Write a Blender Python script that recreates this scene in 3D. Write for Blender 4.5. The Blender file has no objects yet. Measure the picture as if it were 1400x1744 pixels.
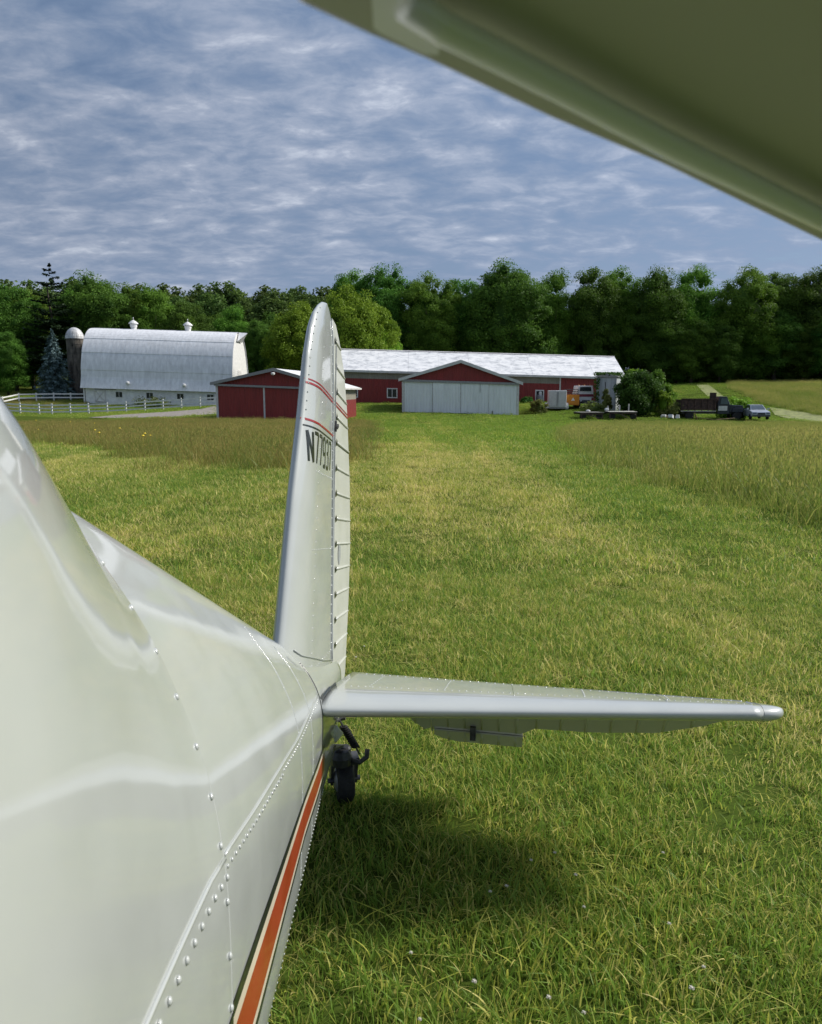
import bpy, bmesh, math, random
import numpy as np
from mathutils import Vector, Matrix

random.seed(7); rng = np.random.default_rng(7)
R = math.radians
scene = bpy.context.scene
COL = scene.collection

# ------------------------------------------------------------------ camera
F, CX, CY, TH, CH = 1300.0, 700.0, 872.0, R(9.05), 1.6      # focal length in photo pixels, centre, pitch down, eye height
cam_d = bpy.data.cameras.new('camera'); cam = bpy.data.objects.new('camera', cam_d); COL.objects.link(cam)
cam.location = (0, 0, CH); cam.rotation_euler = (R(90) - TH, 0, 0)
cam_d.sensor_fit = 'HORIZONTAL'; cam_d.sensor_width = 36.0; cam_d.lens = 36.0 * F / 1400.0
cam_d.clip_start = 0.02; cam_d.clip_end = 6000
cam_d.dof.use_dof = True; cam_d.dof.focus_distance = 3.4; cam_d.dof.aperture_fstop = 19.0
scene.camera = cam

# ------------------------------------------------------------------ light
SUN_TO = Vector((0.80, 0.24, 0.66)).normalized()              # direction towards the sun: from the right, a little ahead
SUN_EL = math.asin(SUN_TO.z); SUN_AZ = math.atan2(SUN_TO.x, SUN_TO.y)
sun_d = bpy.data.lights.new('sun', 'SUN'); sun_d.energy = 3.0; sun_d.angle = R(14); sun_d.color = (1.0, 0.95, 0.86)
sun = bpy.data.objects.new('sun', sun_d); COL.objects.link(sun); sun.rotation_euler = SUN_TO.to_track_quat('Z', 'Y').to_euler()
scene.view_settings.view_transform = 'Standard'; scene.view_settings.look = 'None'
scene.view_settings.gamma = 1.0; scene.view_settings.use_curve_mapping = False
scene.view_settings.exposure = 0.8

world = bpy.data.worlds.new('World'); scene.world = world; world.use_nodes = True
nt = world.node_tree; nt.nodes.clear()
def N(t, kind, **kw):
    n = t.nodes.new(kind)
    for k, v in kw.items(): setattr(n, k, v)
    return n
def ramp(t, stops, interp='LINEAR'):
    n = t.nodes.new('ShaderNodeValToRGB'); cr = n.color_ramp; cr.interpolation = interp
    while len(cr.elements) < len(stops): cr.elements.new(0.5)
    for e, (p, c) in zip(cr.elements, stops):
        e.position = p; e.color = (*c, 1) if len(c) == 3 else c
    return n
def vmath(t, op, a=None, b=None):
    n = t.nodes.new('ShaderNodeVectorMath'); n.operation = op
    for i, v in enumerate((a, b)):
        if v is None: continue
        if isinstance(v, (tuple, list)): n.inputs[i].default_value = v
        else: t.links.new(v, n.inputs[i])
    return n
def fmath(t, op, a=None, b=None, c=None, clamp=False):
    n = t.nodes.new('ShaderNodeMath'); n.operation = op; n.use_clamp = clamp
    for i, v in enumerate((a, b, c)):
        if v is None: continue
        if isinstance(v, (int, float)): n.inputs[i].default_value = v
        else: t.links.new(v, n.inputs[i])
    return n.outputs[0]
def noise(t, vec, scale, detail=4, rough=0.5, dist=0.0):
    n = t.nodes.new('ShaderNodeTexNoise'); n.inputs['Scale'].default_value = scale; n.inputs['Detail'].default_value = detail
    n.inputs['Roughness'].default_value = rough; n.inputs['Distortion'].default_value = dist
    if vec is not None: t.links.new(vec, n.inputs['Vector'])
    return n.outputs['Fac']
def mixc(t, fac, a, b, blend='MIX'):
    n = t.nodes.new('ShaderNodeMix'); n.data_type = 'RGBA'; n.blend_type = blend
    for s, v in ((n.inputs[0], fac), (n.inputs[6], a), (n.inputs[7], b)):
        if isinstance(v, (int, float)): s.default_value = v
        elif isinstance(v, (tuple, list)): s.default_value = (*v, 1) if len(v) == 3 else v
        else: t.links.new(v, s)
    return n.outputs[2]

# broken altocumulus deck over a Nishita sky, laid out on a flat cloud layer overhead
sky = N(nt, 'ShaderNodeTexSky', sky_type='NISHITA', sun_disc=False); sky.sun_elevation = SUN_EL; sky.sun_rotation = SUN_AZ
tc = N(nt, 'ShaderNodeTexCoord')
sep = N(nt, 'ShaderNodeSeparateXYZ'); nt.links.new(tc.outputs['Generated'], sep.inputs[0])
zz = fmath(nt, 'ADD', fmath(nt, 'MAXIMUM', sep.outputs['Z'], 0.0), 0.21)
comb = N(nt, 'ShaderNodeCombineXYZ')
nt.links.new(fmath(nt, 'DIVIDE', sep.outputs['X'], zz), comb.inputs[0]); nt.links.new(fmath(nt, 'DIVIDE', sep.outputs['Y'], zz), comb.inputs[1])
mp = N(nt, 'ShaderNodeMapping'); nt.links.new(comb.outputs[0], mp.inputs[0]); mp.inputs['Rotation'].default_value = (0, 0, R(-12)); mp.inputs['Scale'].default_value = (0.95, 1.25, 1)
mp2 = N(nt, 'ShaderNodeMapping'); nt.links.new(comb.outputs[0], mp2.inputs[0]); mp2.inputs['Rotation'].default_value = (0, 0, R(9)); mp2.inputs['Scale'].default_value = (1.05, 1.55, 1)
big = noise(nt, mp.outputs[0], 0.55, 3, 0.5, 0.2)
mid = noise(nt, mp.outputs[0], 4.2, 6, 0.58, 0.3)
fine = noise(nt, mp2.outputs[0], 7.5, 6, 0.60, 0.35)
cov = fmath(nt, 'ADD', fmath(nt, 'MULTIPLY', mid, 0.40), fmath(nt, 'MULTIPLY', fine, 0.40))
cov = fmath(nt, 'ADD', cov, fmath(nt, 'MULTIPLY', big, 0.36))
shade = ramp(nt, [(0.42, (0.072, 0.115, 0.200)), (0.51, (0.112, 0.158, 0.245)), (0.58, (0.155, 0.198, 0.280)), (0.65, (0.225, 0.260, 0.335)), (0.75, (0.42, 0.45, 0.51))])
nt.links.new(cov, shade.inputs[0])
bl = vmath(nt, 'SCALE', sky.outputs[0]); bl.inputs['Scale'].default_value = 0.07
alpha = ramp(nt, [(0.40, (0.70,) * 3), (0.56, (0.98,) * 3)]); nt.links.new(cov, alpha.inputs[0])
skyc = mixc(nt, alpha.outputs[0], bl.outputs[0], shade.outputs[0])
sd = N(nt, 'ShaderNodeVectorMath', operation='DOT_PRODUCT'); nt.links.new(tc.outputs['Generated'], sd.inputs[0]); sd.inputs[1].default_value = tuple(SUN_TO)
sv = vmath(nt, 'SCALE', skyc); nt.links.new(fmath(nt, 'ADD', 0.82, fmath(nt, 'MULTIPLY', fmath(nt, 'MAXIMUM', sd.outputs['Value'], 0.0), 0.45)), sv.inputs['Scale']); skyc = sv.outputs[0]   # the deck is brighter round the veiled sun
hz = fmath(nt, 'POWER', 2.718, fmath(nt, 'MULTIPLY', fmath(nt, 'MAXIMUM', sep.outputs['Z'], 0.0), -9.0))
skyc = mixc(nt, fmath(nt, 'MULTIPLY', hz, 0.55), skyc, (0.245, 0.300, 0.405))      # the deck thins to pale haze low down, all round
bg = N(nt, 'ShaderNodeBackground'); nt.links.new(skyc, bg.inputs[0]); bg.inputs[1].default_value = 1.0
wo = N(nt, 'ShaderNodeOutputWorld'); nt.links.new(bg.outputs[0], wo.inputs[0])

# ------------------------------------------------------------------ geometry helpers
def ray(px, py):
    u = (px - CX) / F; v = (CY - py) / F
    return np.array([u, math.cos(TH) + v * math.sin(TH), v * math.cos(TH) - math.sin(TH)])
def at(px, py, Y):
    r = ray(px, py); return Vector(np.array([0, 0, CH]) + r * (Y / r[1]))
def X_at(px, Y, py=690): return at(px, py, Y).x
def Z_at(py, Y): return at(700, py, Y).z

class MB:
    """collects shapes for ONE mesh object"""
    def __init__(s): s.v = []; s.f = []
    def add(s, vs, fs):
        o = len(s.v); s.v += [tuple(map(float, p)) for p in vs]; s.f += [tuple(i + o for i in f) for f in fs]; return s
    def box(s, c, d, rot=None, taper=1.0):
        x, y, z = (k / 2 for k in d); P = []
        for (i, j, k) in ((-1,-1,-1),(1,-1,-1),(1,1,-1),(-1,1,-1),(-1,-1,1),(1,-1,1),(1,1,1),(-1,1,1)):
            t = taper if k > 0 else 1
            p = Vector((i * x * t, j * y * t, k * z))
            if rot is not None: p = rot @ p
            P.append(p + Vector(c))
        return s.add(P, [(3,2,1,0),(4,5,6,7),(0,1,5,4),(1,2,6,5),(2,3,7,6),(3,0,4,7)])
    def b(s, x0, x1, y0, y1, z0, z1): return s.box(((x0+x1)/2, (y0+y1)/2, (z0+z1)/2), (x1-x0, y1-y0, z1-z0))
    def tube(s, pts, r, n=8, cap=True):
        pts = [Vector(p) for p in pts]; rs = r if isinstance(r, (list, tuple)) else [r] * len(pts); P = []
        for i, p in enumerate(pts):
            t = (pts[min(i+1, len(pts)-1)] - pts[max(i-1, 0)]).normalized()
            a = t.orthogonal().normalized() if i == 0 else (a - t * a.dot(t)).normalized()
            bb = t.cross(a)
            for k in range(n):
                g = 2 * math.pi * k / n; P.append(p + (a * math.cos(g) + bb * math.sin(g)) * rs[i])
        fs = [(i*n+k, i*n+(k+1) % n, (i+1)*n+(k+1) % n, (i+1)*n+k) for i in range(len(pts)-1) for k in range(n)]
        if cap: fs += [tuple(range(n))[::-1], tuple(range((len(pts)-1)*n, len(pts)*n))]
        return s.add(P, fs)
    def bar(s, p, q, r, n=8): return s.tube([p, q], r, n)
    def lathe(s, prof, n=16, c=(0, 0, 0), axis='Z'):
        P = []
        for (r, z) in prof:
            for k in range(n):
                g = 2 * math.pi * k / n; x, y = r * math.cos(g), r * math.sin(g)
                P.append({'Z': (x, y, z), 'X': (z, x, y), 'Y': (x, z, y)}[axis])
        P = [(p[0]+c[0], p[1]+c[1], p[2]+c[2]) for p in P]; m = len(prof)
        fs = [(i*n+k, i*n+(k+1) % n, (i+1)*n+(k+1) % n, (i+1)*n+k) for i in range(m-1) for k in range(n)]
        fs += [tuple(range(n))[::-1], tuple(range((m-1)*n, m*n))]
        return s.add(P, fs)
    def prism(s, poly, y0, y1):           # polygon in XZ extruded along Y
        n = len(poly)
        P = [(x, y0, z) for x, z in poly] + [(x, y1, z) for x, z in poly]
        return s.add(P, [tuple(range(n)), tuple(range(n, 2*n))[::-1]] + [(i, i+n, (i+1) % n + n, (i+1) % n) for i in range(n)])
    def prism_x(s, poly, x0, x1):         # polygon in YZ extruded along X
        n = len(poly)
        P = [(x0, y, z) for y, z in poly] + [(x1, y, z) for y, z in poly]
        return s.add(P, [tuple(range(n)), tuple(range(n, 2*n))[::-1]] + [(i, i+n, (i+1) % n + n, (i+1) % n) for i in range(n)])
    def grid(s, rows, wrap=False):
        m = len(rows[0]); P = [p for r in rows for p in r]
        w = m if wrap else m - 1
        return s.add(P, [(i*m+k, i*m+(k+1) % m, (i+1)*m+(k+1) % m, (i+1)*m+k) for i in range(len(rows)-1) for k in range(w)])
    def shear(s, k):                       # buildings that follow their sloping site
        s.v = [(x, y, z + k * x) for x, y, z in s.v]; return s
    def build(s, name, mat, parent=None, smooth=False, bevel=0.0, fix=True):
        me = bpy.data.meshes.new(name); me.from_pydata(s.v, [], s.f); me.update()
        if fix:
            bm = bmesh.new(); bm.from_mesh(me); bmesh.ops.recalc_face_normals(bm, faces=bm.faces)
            if bevel > 0: bmesh.ops.bevel(bm, geom=list(bm.edges), offset=bevel, segments=2, affect='EDGES', profile=0.6)
            bm.to_mesh(me); bm.free()
        if smooth: me.shade_smooth()
        return link(name, me, mat, parent)
def link(name, me, mat, parent=None):
    o = bpy.data.objects.new(name, me); COL.objects.link(o)
    if mat is not None and len(me.materials) == 0: me.materials.append(mat)
    if parent is not None: o.parent = parent
    return o
def tag(o, label=None, cat=None, group=None, kind=None):
    if label: o['label'] = label
    if cat: o['category'] = cat
    if group: o['group'] = group
    if kind: o['kind'] = kind
    return o
def empty(name, loc=(0, 0, 0), rz=0.0, label=None, cat=None, group=None):
    o = bpy.data.objects.new(name, None); COL.objects.link(o); o.location = loc; o.rotation_euler = (0, 0, rz); o.empty_display_size = 0.2
    return tag(o, label, cat, group)
def copy_tree(o, parent=None):
    c = o.copy(); COL.objects.link(c); c.parent = parent
    for ch in o.children: copy_tree(ch, c)
    return c

# ------------------------------------------------------------------ materials
def new_mat(name):
    m = bpy.data.materials.new(name); m.use_nodes = True; t = m.node_tree; t.nodes.clear()
    o = N(t, 'ShaderNodeOutputMaterial'); p = N(t, 'ShaderNodeBsdfPrincipled'); t.links.new(p.outputs[0], o.inputs[0])
    return m, t, p, o
def simple(name, col, rough=0.6, metal=0.0, var=0.18, scale=3.0, bump=0.0, bscale=30.0, coat=0.0, stretch=(1, 1, 1), spec=0.5):
    m, t, p, o = new_mat(name)
    g = N(t, 'ShaderNodeTexCoord'); mp = N(t, 'ShaderNodeMapping'); mp.inputs['Scale'].default_value = stretch; t.links.new(g.outputs['Object'], mp.inputs[0])
    n = noise(t, mp.outputs[0], scale, 6, 0.6)
    dark = tuple(c * (1 - var * 1.6) for c in col); lite = tuple(min(1, c * (1 + var)) for c in col)
    r = ramp(t, [(0.3, dark), (0.68, lite)]); t.links.new(n, r.inputs[0]); t.links.new(r.outputs[0], p.inputs['Base Color'])
    p.inputs['Roughness'].default_value = rough; p.inputs['Metallic'].default_value = metal; p.inputs['Coat Weight'].default_value = coat
    p.inputs['Specular IOR Level'].default_value = spec
    if bump:
        b = N(t, 'ShaderNodeBump'); b.inputs['Strength'].default_value = bump; b.inputs['Distance'].default_value = 0.02
        t.links.new(noise(t, mp.outputs[0], bscale, 4), b.inputs['Height']); t.links.new(b.outputs[0], p.inputs['Normal'])
    return m
def siding(name, col, pitch=0.23, rough=0.5, var=0.12, axis='X', dirt=0.25, rib=0.9):
    """painted ribbed sheet metal: rib relief, sun fade and rain streaks"""
    m, t, p, o = new_mat(name)
    g = N(t, 'ShaderNodeTexCoord')
    w = N(t, 'ShaderNodeTexWave', wave_type='BANDS', bands_direction=axis, wave_profile='SIN'); t.links.new(g.outputs['Object'], w.inputs[0]); w.inputs['Scale'].default_value = 0.314 / pitch
    rr = ramp(t, [(0.55, (0,) * 3), (0.8, (1,) * 3)]); t.links.new(w.outputs['Fac'], rr.inputs[0])
    b = N(t, 'ShaderNodeBump'); b.inputs['Strength'].default_value = rib; b.inputs['Distance'].default_value = 0.03; t.links.new(rr.outputs[0], b.inputs['Height']); t.links.new(b.outputs[0], p.inputs['Normal'])
    mp = N(t, 'ShaderNodeMapping'); mp.inputs['Scale'].default_value = (1.6, 1.6, 0.25); t.links.new(g.outputs['Object'], mp.inputs[0])
    n = noise(t, mp.outputs[0], 1.7, 6, 0.62); n2 = noise(t, g.outputs['Object'], 0.55, 3)
    r = ramp(t, [(0.32, tuple(c * (1 - var * 1.8) for c in col)), (0.7, tuple(min(1, c * (1 + var)) for c in col))]); t.links.new(n, r.inputs[0])
    c = mixc(t, fmath(t, 'MULTIPLY', fmath(t, 'SUBTRACT', n2, 0.42, clamp=True), dirt * 4, clamp=True), r.outputs[0], tuple(k * 0.55 + 0.02 for k in col))
    t.links.new(c, p.inputs['Base Color']); p.inputs['Roughness'].default_value = rough
    return m
def mottled_roof(name):
    """white painted metal roof worn through to grey in blotches and sheet rows"""
    m, t, p, o = new_mat(name)
    g = N(t, 'ShaderNodeTexCoord')
    mp = N(t, 'ShaderNodeMapping'); mp.inputs['Scale'].default_value = (1.0, 1.6, 1.6); t.links.new(g.outputs['Object'], mp.inputs[0])
    n = noise(t, mp.outputs[0], 0.9, 8, 0.68, 0.3)
    r = ramp(t, [(0.36, (0.46, 0.47, 0.49)), (0.46, (0.66, 0.67, 0.69)), (0.57, (0.83, 0.83, 0.83))]); t.links.new(n, r.inputs[0])
    t.links.new(r.outputs[0], p.inputs['Base Color']); p.inputs['Roughness'].default_value = 0.55
    return m
def foliage(name, c0, c1, trans=0.3, rough=0.55, per=0.25):
    """leaf colour runs between two greens by a per-leaf tint and slow noise; some light passes through"""
    m = bpy.data.materials.new(name); m.use_nodes = True; t = m.node_tree; t.nodes.clear()
    o = N(t, 'ShaderNodeOutputMaterial')
    a = N(t, 'ShaderNodeAttribute', attribute_name='tint'); geo = N(t, 'ShaderNodeNewGeometry'); oi = N(t, 'ShaderNodeObjectInfo')
    n = noise(t, geo.outputs['Position'], per, 3)
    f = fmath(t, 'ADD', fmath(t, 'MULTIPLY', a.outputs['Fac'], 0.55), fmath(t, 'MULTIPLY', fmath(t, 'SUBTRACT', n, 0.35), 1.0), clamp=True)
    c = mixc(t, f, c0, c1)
    hs = N(t, 'ShaderNodeHueSaturation'); t.links.new(c, hs.inputs['Color']); t.links.new(fmath(t, 'ADD', fmath(t, 'MULTIPLY', oi.outputs['Random'], 0.035), 0.487), hs.inputs['Hue'])
    t.links.new(fmath(t, 'ADD', fmath(t, 'MULTIPLY', oi.outputs['Random'], 0.6), 0.95), hs.inputs['Value'])
    p = N(t, 'ShaderNodeBsdfPrincipled'); t.links.new(hs.outputs[0], p.inputs['Base Color']); p.inputs['Roughness'].default_value = rough; p.inputs['Specular IOR Level'].default_value = 0.12
    tr = N(t, 'ShaderNodeBsdfTranslucent'); t.links.new(hs.outputs[0], tr.inputs[0])
    mx = N(t, 'ShaderNodeMixShader'); mx.inputs[0].default_value = trans
    t.links.new(p.outputs[0], mx.inputs[1]); t.links.new(tr.outputs[0], mx.inputs[2]); t.links.new(mx.outputs[0], o.inputs[0])
    return m
def field_colour(t, pos, tall=False):
    """how dry or lush the turf is at a place: slow patches, mowing bands along the lane, two worn wheel tracks, fine mottling"""
    mp = N(t, 'ShaderNodeMapping'); mp.inputs['Scale'].default_value = (1.0, 0.07, 1.0); mp.inputs['Rotation'].default_value = (0, 0, R(3)); t.links.new(pos, mp.inputs[0])
    a = noise(t, mp.outputs[0], 0.75, 3, 0.6, 0.3); b = noise(t, pos, 2.1, 5, 0.65); c = noise(t, pos, 0.16, 2)
    f = fmath(t, 'ADD', fmath(t, 'MULTIPLY', a, 0.42), fmath(t, 'ADD', fmath(t, 'MULTIPLY', b, 0.34), fmath(t, 'MULTIPLY', c, 0.34)))
    s = N(t, 'ShaderNodeSeparateXYZ'); t.links.new(pos, s.inputs[0]); x = fmath(t, 'ADD', s.outputs['X'], fmath(t, 'MULTIPLY', fmath(t, 'SUBTRACT', c, 0.5), 2.0))
    for xc, w, k in ((2.0, 0.38, 0.10), (0.1, 1.35, 0.11)):
        d = fmath(t, 'DIVIDE', fmath(t, 'SUBTRACT', x, xc), w); g = fmath(t, 'POWER', 2.718, fmath(t, 'MULTIPLY', fmath(t, 'MULTIPLY', d, d), -1.0))
        far = fmath(t, 'MULTIPLY', fmath(t, 'SUBTRACT', s.outputs['Y'], 7.0), 0.2, clamp=True)
        far = fmath(t, 'MULTIPLY', far, fmath(t, 'SUBTRACT', 1.0, fmath(t, 'MULTIPLY', fmath(t, 'SUBTRACT', s.outputs['Y'], 18.0), 0.03, clamp=True)))
        f = fmath(t, 'ADD', f, fmath(t, 'MULTIPLY', fmath(t, 'MULTIPLY', g, far), k))
    f = fmath(t, 'SUBTRACT', f, fmath(t, 'MULTIPLY', fmath(t, 'MULTIPLY', fmath(t, 'SUBTRACT', x, 1.6), 0.3, clamp=True), 0.06))
    return f
def grass_mat(name, lush, mid, dry, bias=0.0, tint_w=0.55, trans=0.45, spec=0.25):
    m = bpy.data.materials.new(name); m.use_nodes = True; t = m.node_tree; t.nodes.clear()
    o = N(t, 'ShaderNodeOutputMaterial'); a = N(t, 'ShaderNodeAttribute', attribute_name='tint'); geo = N(t, 'ShaderNodeNewGeometry')
    f = field_colour(t, geo.outputs['Position'])
    f = fmath(t, 'ADD', fmath(t, 'MULTIPLY', fmath(t, 'SUBTRACT', f, 0.55 - bias), 3.2), fmath(t, 'MULTIPLY', a.outputs['Fac'], tint_w), clamp=True)
    r = ramp(t, [(0.0, lush), (0.42, mid), (0.95, dry)]); t.links.new(f, r.inputs[0])
    p = N(t, 'ShaderNodeBsdfPrincipled'); t.links.new(r.outputs[0], p.inputs['Base Color']); p.inputs['Roughness'].default_value = 0.5; p.inputs['Specular IOR Level'].default_value = spec
    tr = N(t, 'ShaderNodeBsdfTranslucent'); t.links.new(r.outputs[0], tr.inputs[0])
    mx = N(t, 'ShaderNodeMixShader'); mx.inputs[0].default_value = trans
    t.links.new(p.outputs[0], mx.inputs[1]); t.links.new(tr.outputs[0], mx.inputs[2]); t.links.new(mx.outputs[0], o.inputs[0])
    return m
def paint(name, col, rough=0.22, coat=0.6, wave=0.25, spots=False):
    """glossy aircraft enamel over thin, slightly oil-canned aluminium sheet"""
    m, t, p, o = new_mat(name)
    g = N(t, 'ShaderNodeTexCoord')
    n = noise(t, g.outputs['Object'], 2.2, 3); sp = noise(t, g.outputs['Object'], 40, 5, 0.7)
    r = ramp(t, [(0.3, tuple(c * 0.93 for c in col)), (0.7, col)]); t.links.new(n, r.inputs[0])
    spec = ramp(t, [(0.70, (0, 0, 0)), (0.78, (1, 1, 1))]); t.links.new(sp, spec.inputs[0])
    c = mixc(t, fmath(t, 'MULTIPLY', spec.outputs[0], 0.25), r.outputs[0], (0.25, 0.24, 0.2))
    if spots:        # exhaust soot and bug smears under the wing
        sm = ramp(t, [(0.66, (0, 0, 0)), (0.74, (1, 1, 1))]); t.links.new(noise(t, g.outputs['Object'], 11, 3, 0.5), sm.inputs[0]); c = mixc(t, fmath(t, 'MULTIPLY', sm.outputs[0], 0.45), c, (0.12, 0.11, 0.07))
    t.links.new(c, p.inputs['Base Color']); p.inputs['Coat Weight'].default_value = coat; p.inputs['Coat Roughness'].default_value = 0.06
    rr = ramp(t, [(0.3, (rough,) * 3), (0.7, (rough * 1.6,) * 3)]); t.links.new(noise(t, g.outputs['Object'], 9, 4), rr.inputs[0]); t.links.new(rr.outputs[0], p.inputs['Roughness'])
    b = N(t, 'ShaderNodeBump'); b.inputs['Strength'].default_value = wave; b.inputs['Distance'].default_value = 0.012
    t.links.new(noise(t, g.outputs['Object'], 4.0, 2), b.inputs['Height']); t.links.new(b.outputs[0], p.inputs['Normal']); t.links.new(b.outputs[0], p.inputs['Coat Normal'])
    return m
M = {}
M['enamel'] = paint('cream_white_enamel', (0.455, 0.478, 0.468), 0.30, 1.0, 0.10)
M['fabric'] = paint('doped_white_skin', (0.50, 0.515, 0.47), 0.35, 0.25, 0.15)
M['wing'] = paint('wing_underside_enamel', (0.44, 0.455, 0.32), 0.45, 0.15, 0.1, True)
M['wing_tape'] = paint('pale_wing_tape', (0.92, 0.93, 0.90), 0.25, 1.0, 0.0)
M['stripe_red'] = paint('orange_red_enamel', (0.34, 0.046, 0.014), 0.3, 0.4, 0.1)
M['stripe_maroon'] = paint('maroon_enamel', (0.30, 0.018, 0.022), 0.3, 0.4, 0.1)
M['stripe_black'] = paint('black_enamel', (0.016, 0.02, 0.016), 0.3, 0.4, 0.1)
M['stripe_cream'] = paint('cream_enamel', (0.66, 0.58, 0.46), 0.3, 0.4, 0.1)
M['rubber'] = simple('black_rubber', (0.018, 0.018, 0.019), 0.7, 0, 0.3, 20, 0.3, 60)
M['steel'] = simple('worn_dark_steel', (0.10, 0.10, 0.105), 0.5, 0.6, 0.35, 18)
M['galv'] = simple('dull_galvanised_steel', (0.32, 0.32, 0.33), 0.5, 0.5, 0.2, 14)
M['grey_patch'] = simple('grey_doped_patch', (0.30, 0.32, 0.32), 0.5, 0, 0.15, 60)
M['dark'] = simple('dark_interior', (0.02, 0.02, 0.022), 0.8, 0, 0.2)
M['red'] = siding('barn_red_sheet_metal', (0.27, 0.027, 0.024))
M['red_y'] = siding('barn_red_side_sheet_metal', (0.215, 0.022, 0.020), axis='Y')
M['greydoor'] = siding('pale_grey_door_sheet', (0.85, 0.88, 0.89), 0.3, 0.45, 0.06, 'X', 0.06)
M['beige'] = siding('beige_translucent_panel', (0.30, 0.28, 0.23), 0.23, 0.5, 0.1, 'X', 0.2)
M['beige_y'] = siding('beige_translucent_side_panel', (0.30, 0.28, 0.23), 0.23, 0.5, 0.1, 'Y', 0.2)
M['trim'] = simple('white_painted_trim', (0.62, 0.61, 0.60), 0.5, 0, 0.1, 4)
M['white'] = simple('white_paint', (0.74, 0.74, 0.73), 0.5, 0, 0.1, 2.5)
M['barnroof'] = siding('white_metal_barn_roof', (0.80, 0.81, 0.84), 0.6, 0.5, 0.10, 'X', 0.18, 0.12)
M['barnwall'] = simple('whitewashed_block', (0.78, 0.79, 0.79), 0.7, 0, 0.12, 1.5, 0.3, 6)
M['whiteroof'] = simple('white_metal_roof', (0.78, 0.78, 0.79), 0.45, 0, 0.06, 1.2)
M['mottled'] = mottled_roof('worn_white_roof')
M['glass'] = simple('dark_window_glass', (0.03, 0.035, 0.04), 0.08, 0, 0.1)
M['silo'] = simple('stained_concrete_staves', (0.15, 0.13, 0.11), 0.85, 0, 0.62, 1.6, 0.5, 5, stretch=(1.5, 1.5, 0.4))
M['dome'] = simple('dull_white_dome', (0.55, 0.55, 0.56), 0.5, 0.1, 0.25, 1.5)
M['gravel'] = simple('pale_gravel', (0.27, 0.24, 0.21), 0.9, 0, 0.3, 2.5, 0.5, 30)
M['lane'] = simple('dry_wheel_track', (0.21, 0.235, 0.075), 0.9, 0, 0.35, 2.0, 0.4, 12)
M['bark'] = simple('grey_brown_bark', (0.07, 0.055, 0.042), 0.9, 0, 0.4, 3, 0.6, 12)
M['rust'] = simple('rusted_brown_steel', (0.075, 0.042, 0.036), 0.75, 0.1, 0.5, 4)
M['wood'] = simple('weathered_grey_boards', (0.20, 0.19, 0.175), 0.85, 0, 0.35, 3, stretch=(1, 6, 1))
M['palewood'] = simple('bleached_deck_boards', (0.50, 0.48, 0.44), 0.8, 0, 0.2, 3, stretch=(1, 6, 1))
M['lumber'] = simple('raw_tan_lumber', (0.30, 0.20, 0.12), 0.8, 0, 0.3, 5)
M['navy'] = simple('faded_navy_paint', (0.020, 0.024, 0.045), 0.35, 0, 0.3, 4, coat=0.3)
M['silver'] = simple('silver_blue_car_paint', (0.48, 0.52, 0.58), 0.3, 0.2, 0.08, 3, coat=0.6)
M['carglass'] = simple('pale_car_glass', (0.10, 0.13, 0.16), 0.06, 0, 0.1)
M['orange'] = simple('orange_machine_paint', (0.62, 0.23, 0.02), 0.45, 0, 0.12, 3)
M['maroon'] = simple('maroon_truck_paint', (0.22, 0.03, 0.05), 0.4, 0, 0.15, 3)
M['shedmetal'] = siding('pale_shed_metal', (0.50, 0.53, 0.56), 0.3, 0.45, 0.15, 'X', 0.3)
M['clover'] = simple('white_clover_petal', (0.55, 0.53, 0.46), 0.7, 0, 0.1, 60)
M['stem'] = simple('green_stem', (0.10, 0.16, 0.03), 0.6, 0, 0.2, 30)
M['yellow'] = simple('yellow_petal', (0.75, 0.55, 0.03), 0.6, 0, 0.1, 60)
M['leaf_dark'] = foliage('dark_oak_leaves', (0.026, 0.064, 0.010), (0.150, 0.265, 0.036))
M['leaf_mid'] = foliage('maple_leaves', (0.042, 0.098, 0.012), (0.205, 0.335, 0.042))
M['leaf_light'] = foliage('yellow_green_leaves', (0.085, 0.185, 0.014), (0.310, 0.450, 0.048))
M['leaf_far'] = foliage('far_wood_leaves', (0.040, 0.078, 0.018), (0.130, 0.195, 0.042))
M['needle'] = foliage('dark_pine_needles', (0.008, 0.020, 0.008), (0.030, 0.058, 0.020), 0.1)
M['spruce'] = foliage('blue_spruce_needles', (0.035, 0.065, 0.062), (0.15, 0.22, 0.22), 0.1)
M['bushleaf'] = foliage('bush_leaves', (0.020, 0.055, 0.010), (0.090, 0.190, 0.030), 0.3, per=0.8)
M['weed'] = foliage('weed_leaves', (0.07, 0.10, 0.02), (0.20, 0.20, 0.06), 0.3, per=0.8)
M['turf'] = grass_mat('lawn_blades', (0.195, 0.315, 0.048), (0.480, 0.505, 0.090), (0.82, 0.69, 0.30), -0.045, 0.72)
M['turf_far'] = grass_mat('mown_lane_blades', (0.225, 0.350, 0.047), (0.440, 0.480, 0.085), (0.70, 0.60, 0.23), -0.065, 0.55)
M['meadow'] = grass_mat('tall_meadow_blades', (0.21, 0.285, 0.050), (0.33, 0.335, 0.085), (0.47, 0.41, 0.13), 0.03, 0.55)
M['meadow_left'] = grass_mat('brown_green_meadow_blades', (0.165, 0.24, 0.042), (0.255, 0.265, 0.062), (0.37, 0.29, 0.095), 0.03, 0.55)
M['ground'] = grass_mat('turf_and_thatch', (0.065, 0.095, 0.018), (0.105, 0.115, 0.030), (0.17, 0.14, 0.06), 0.0, 0.0, 0.0, 0.0)

scene.render.engine = 'CYCLES'
scene.cycles.max_bounces = 6; scene.cycles.diffuse_bounces = 3; scene.cycles.glossy_bounces = 3; scene.cycles.transmission_bounces = 3

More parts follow.
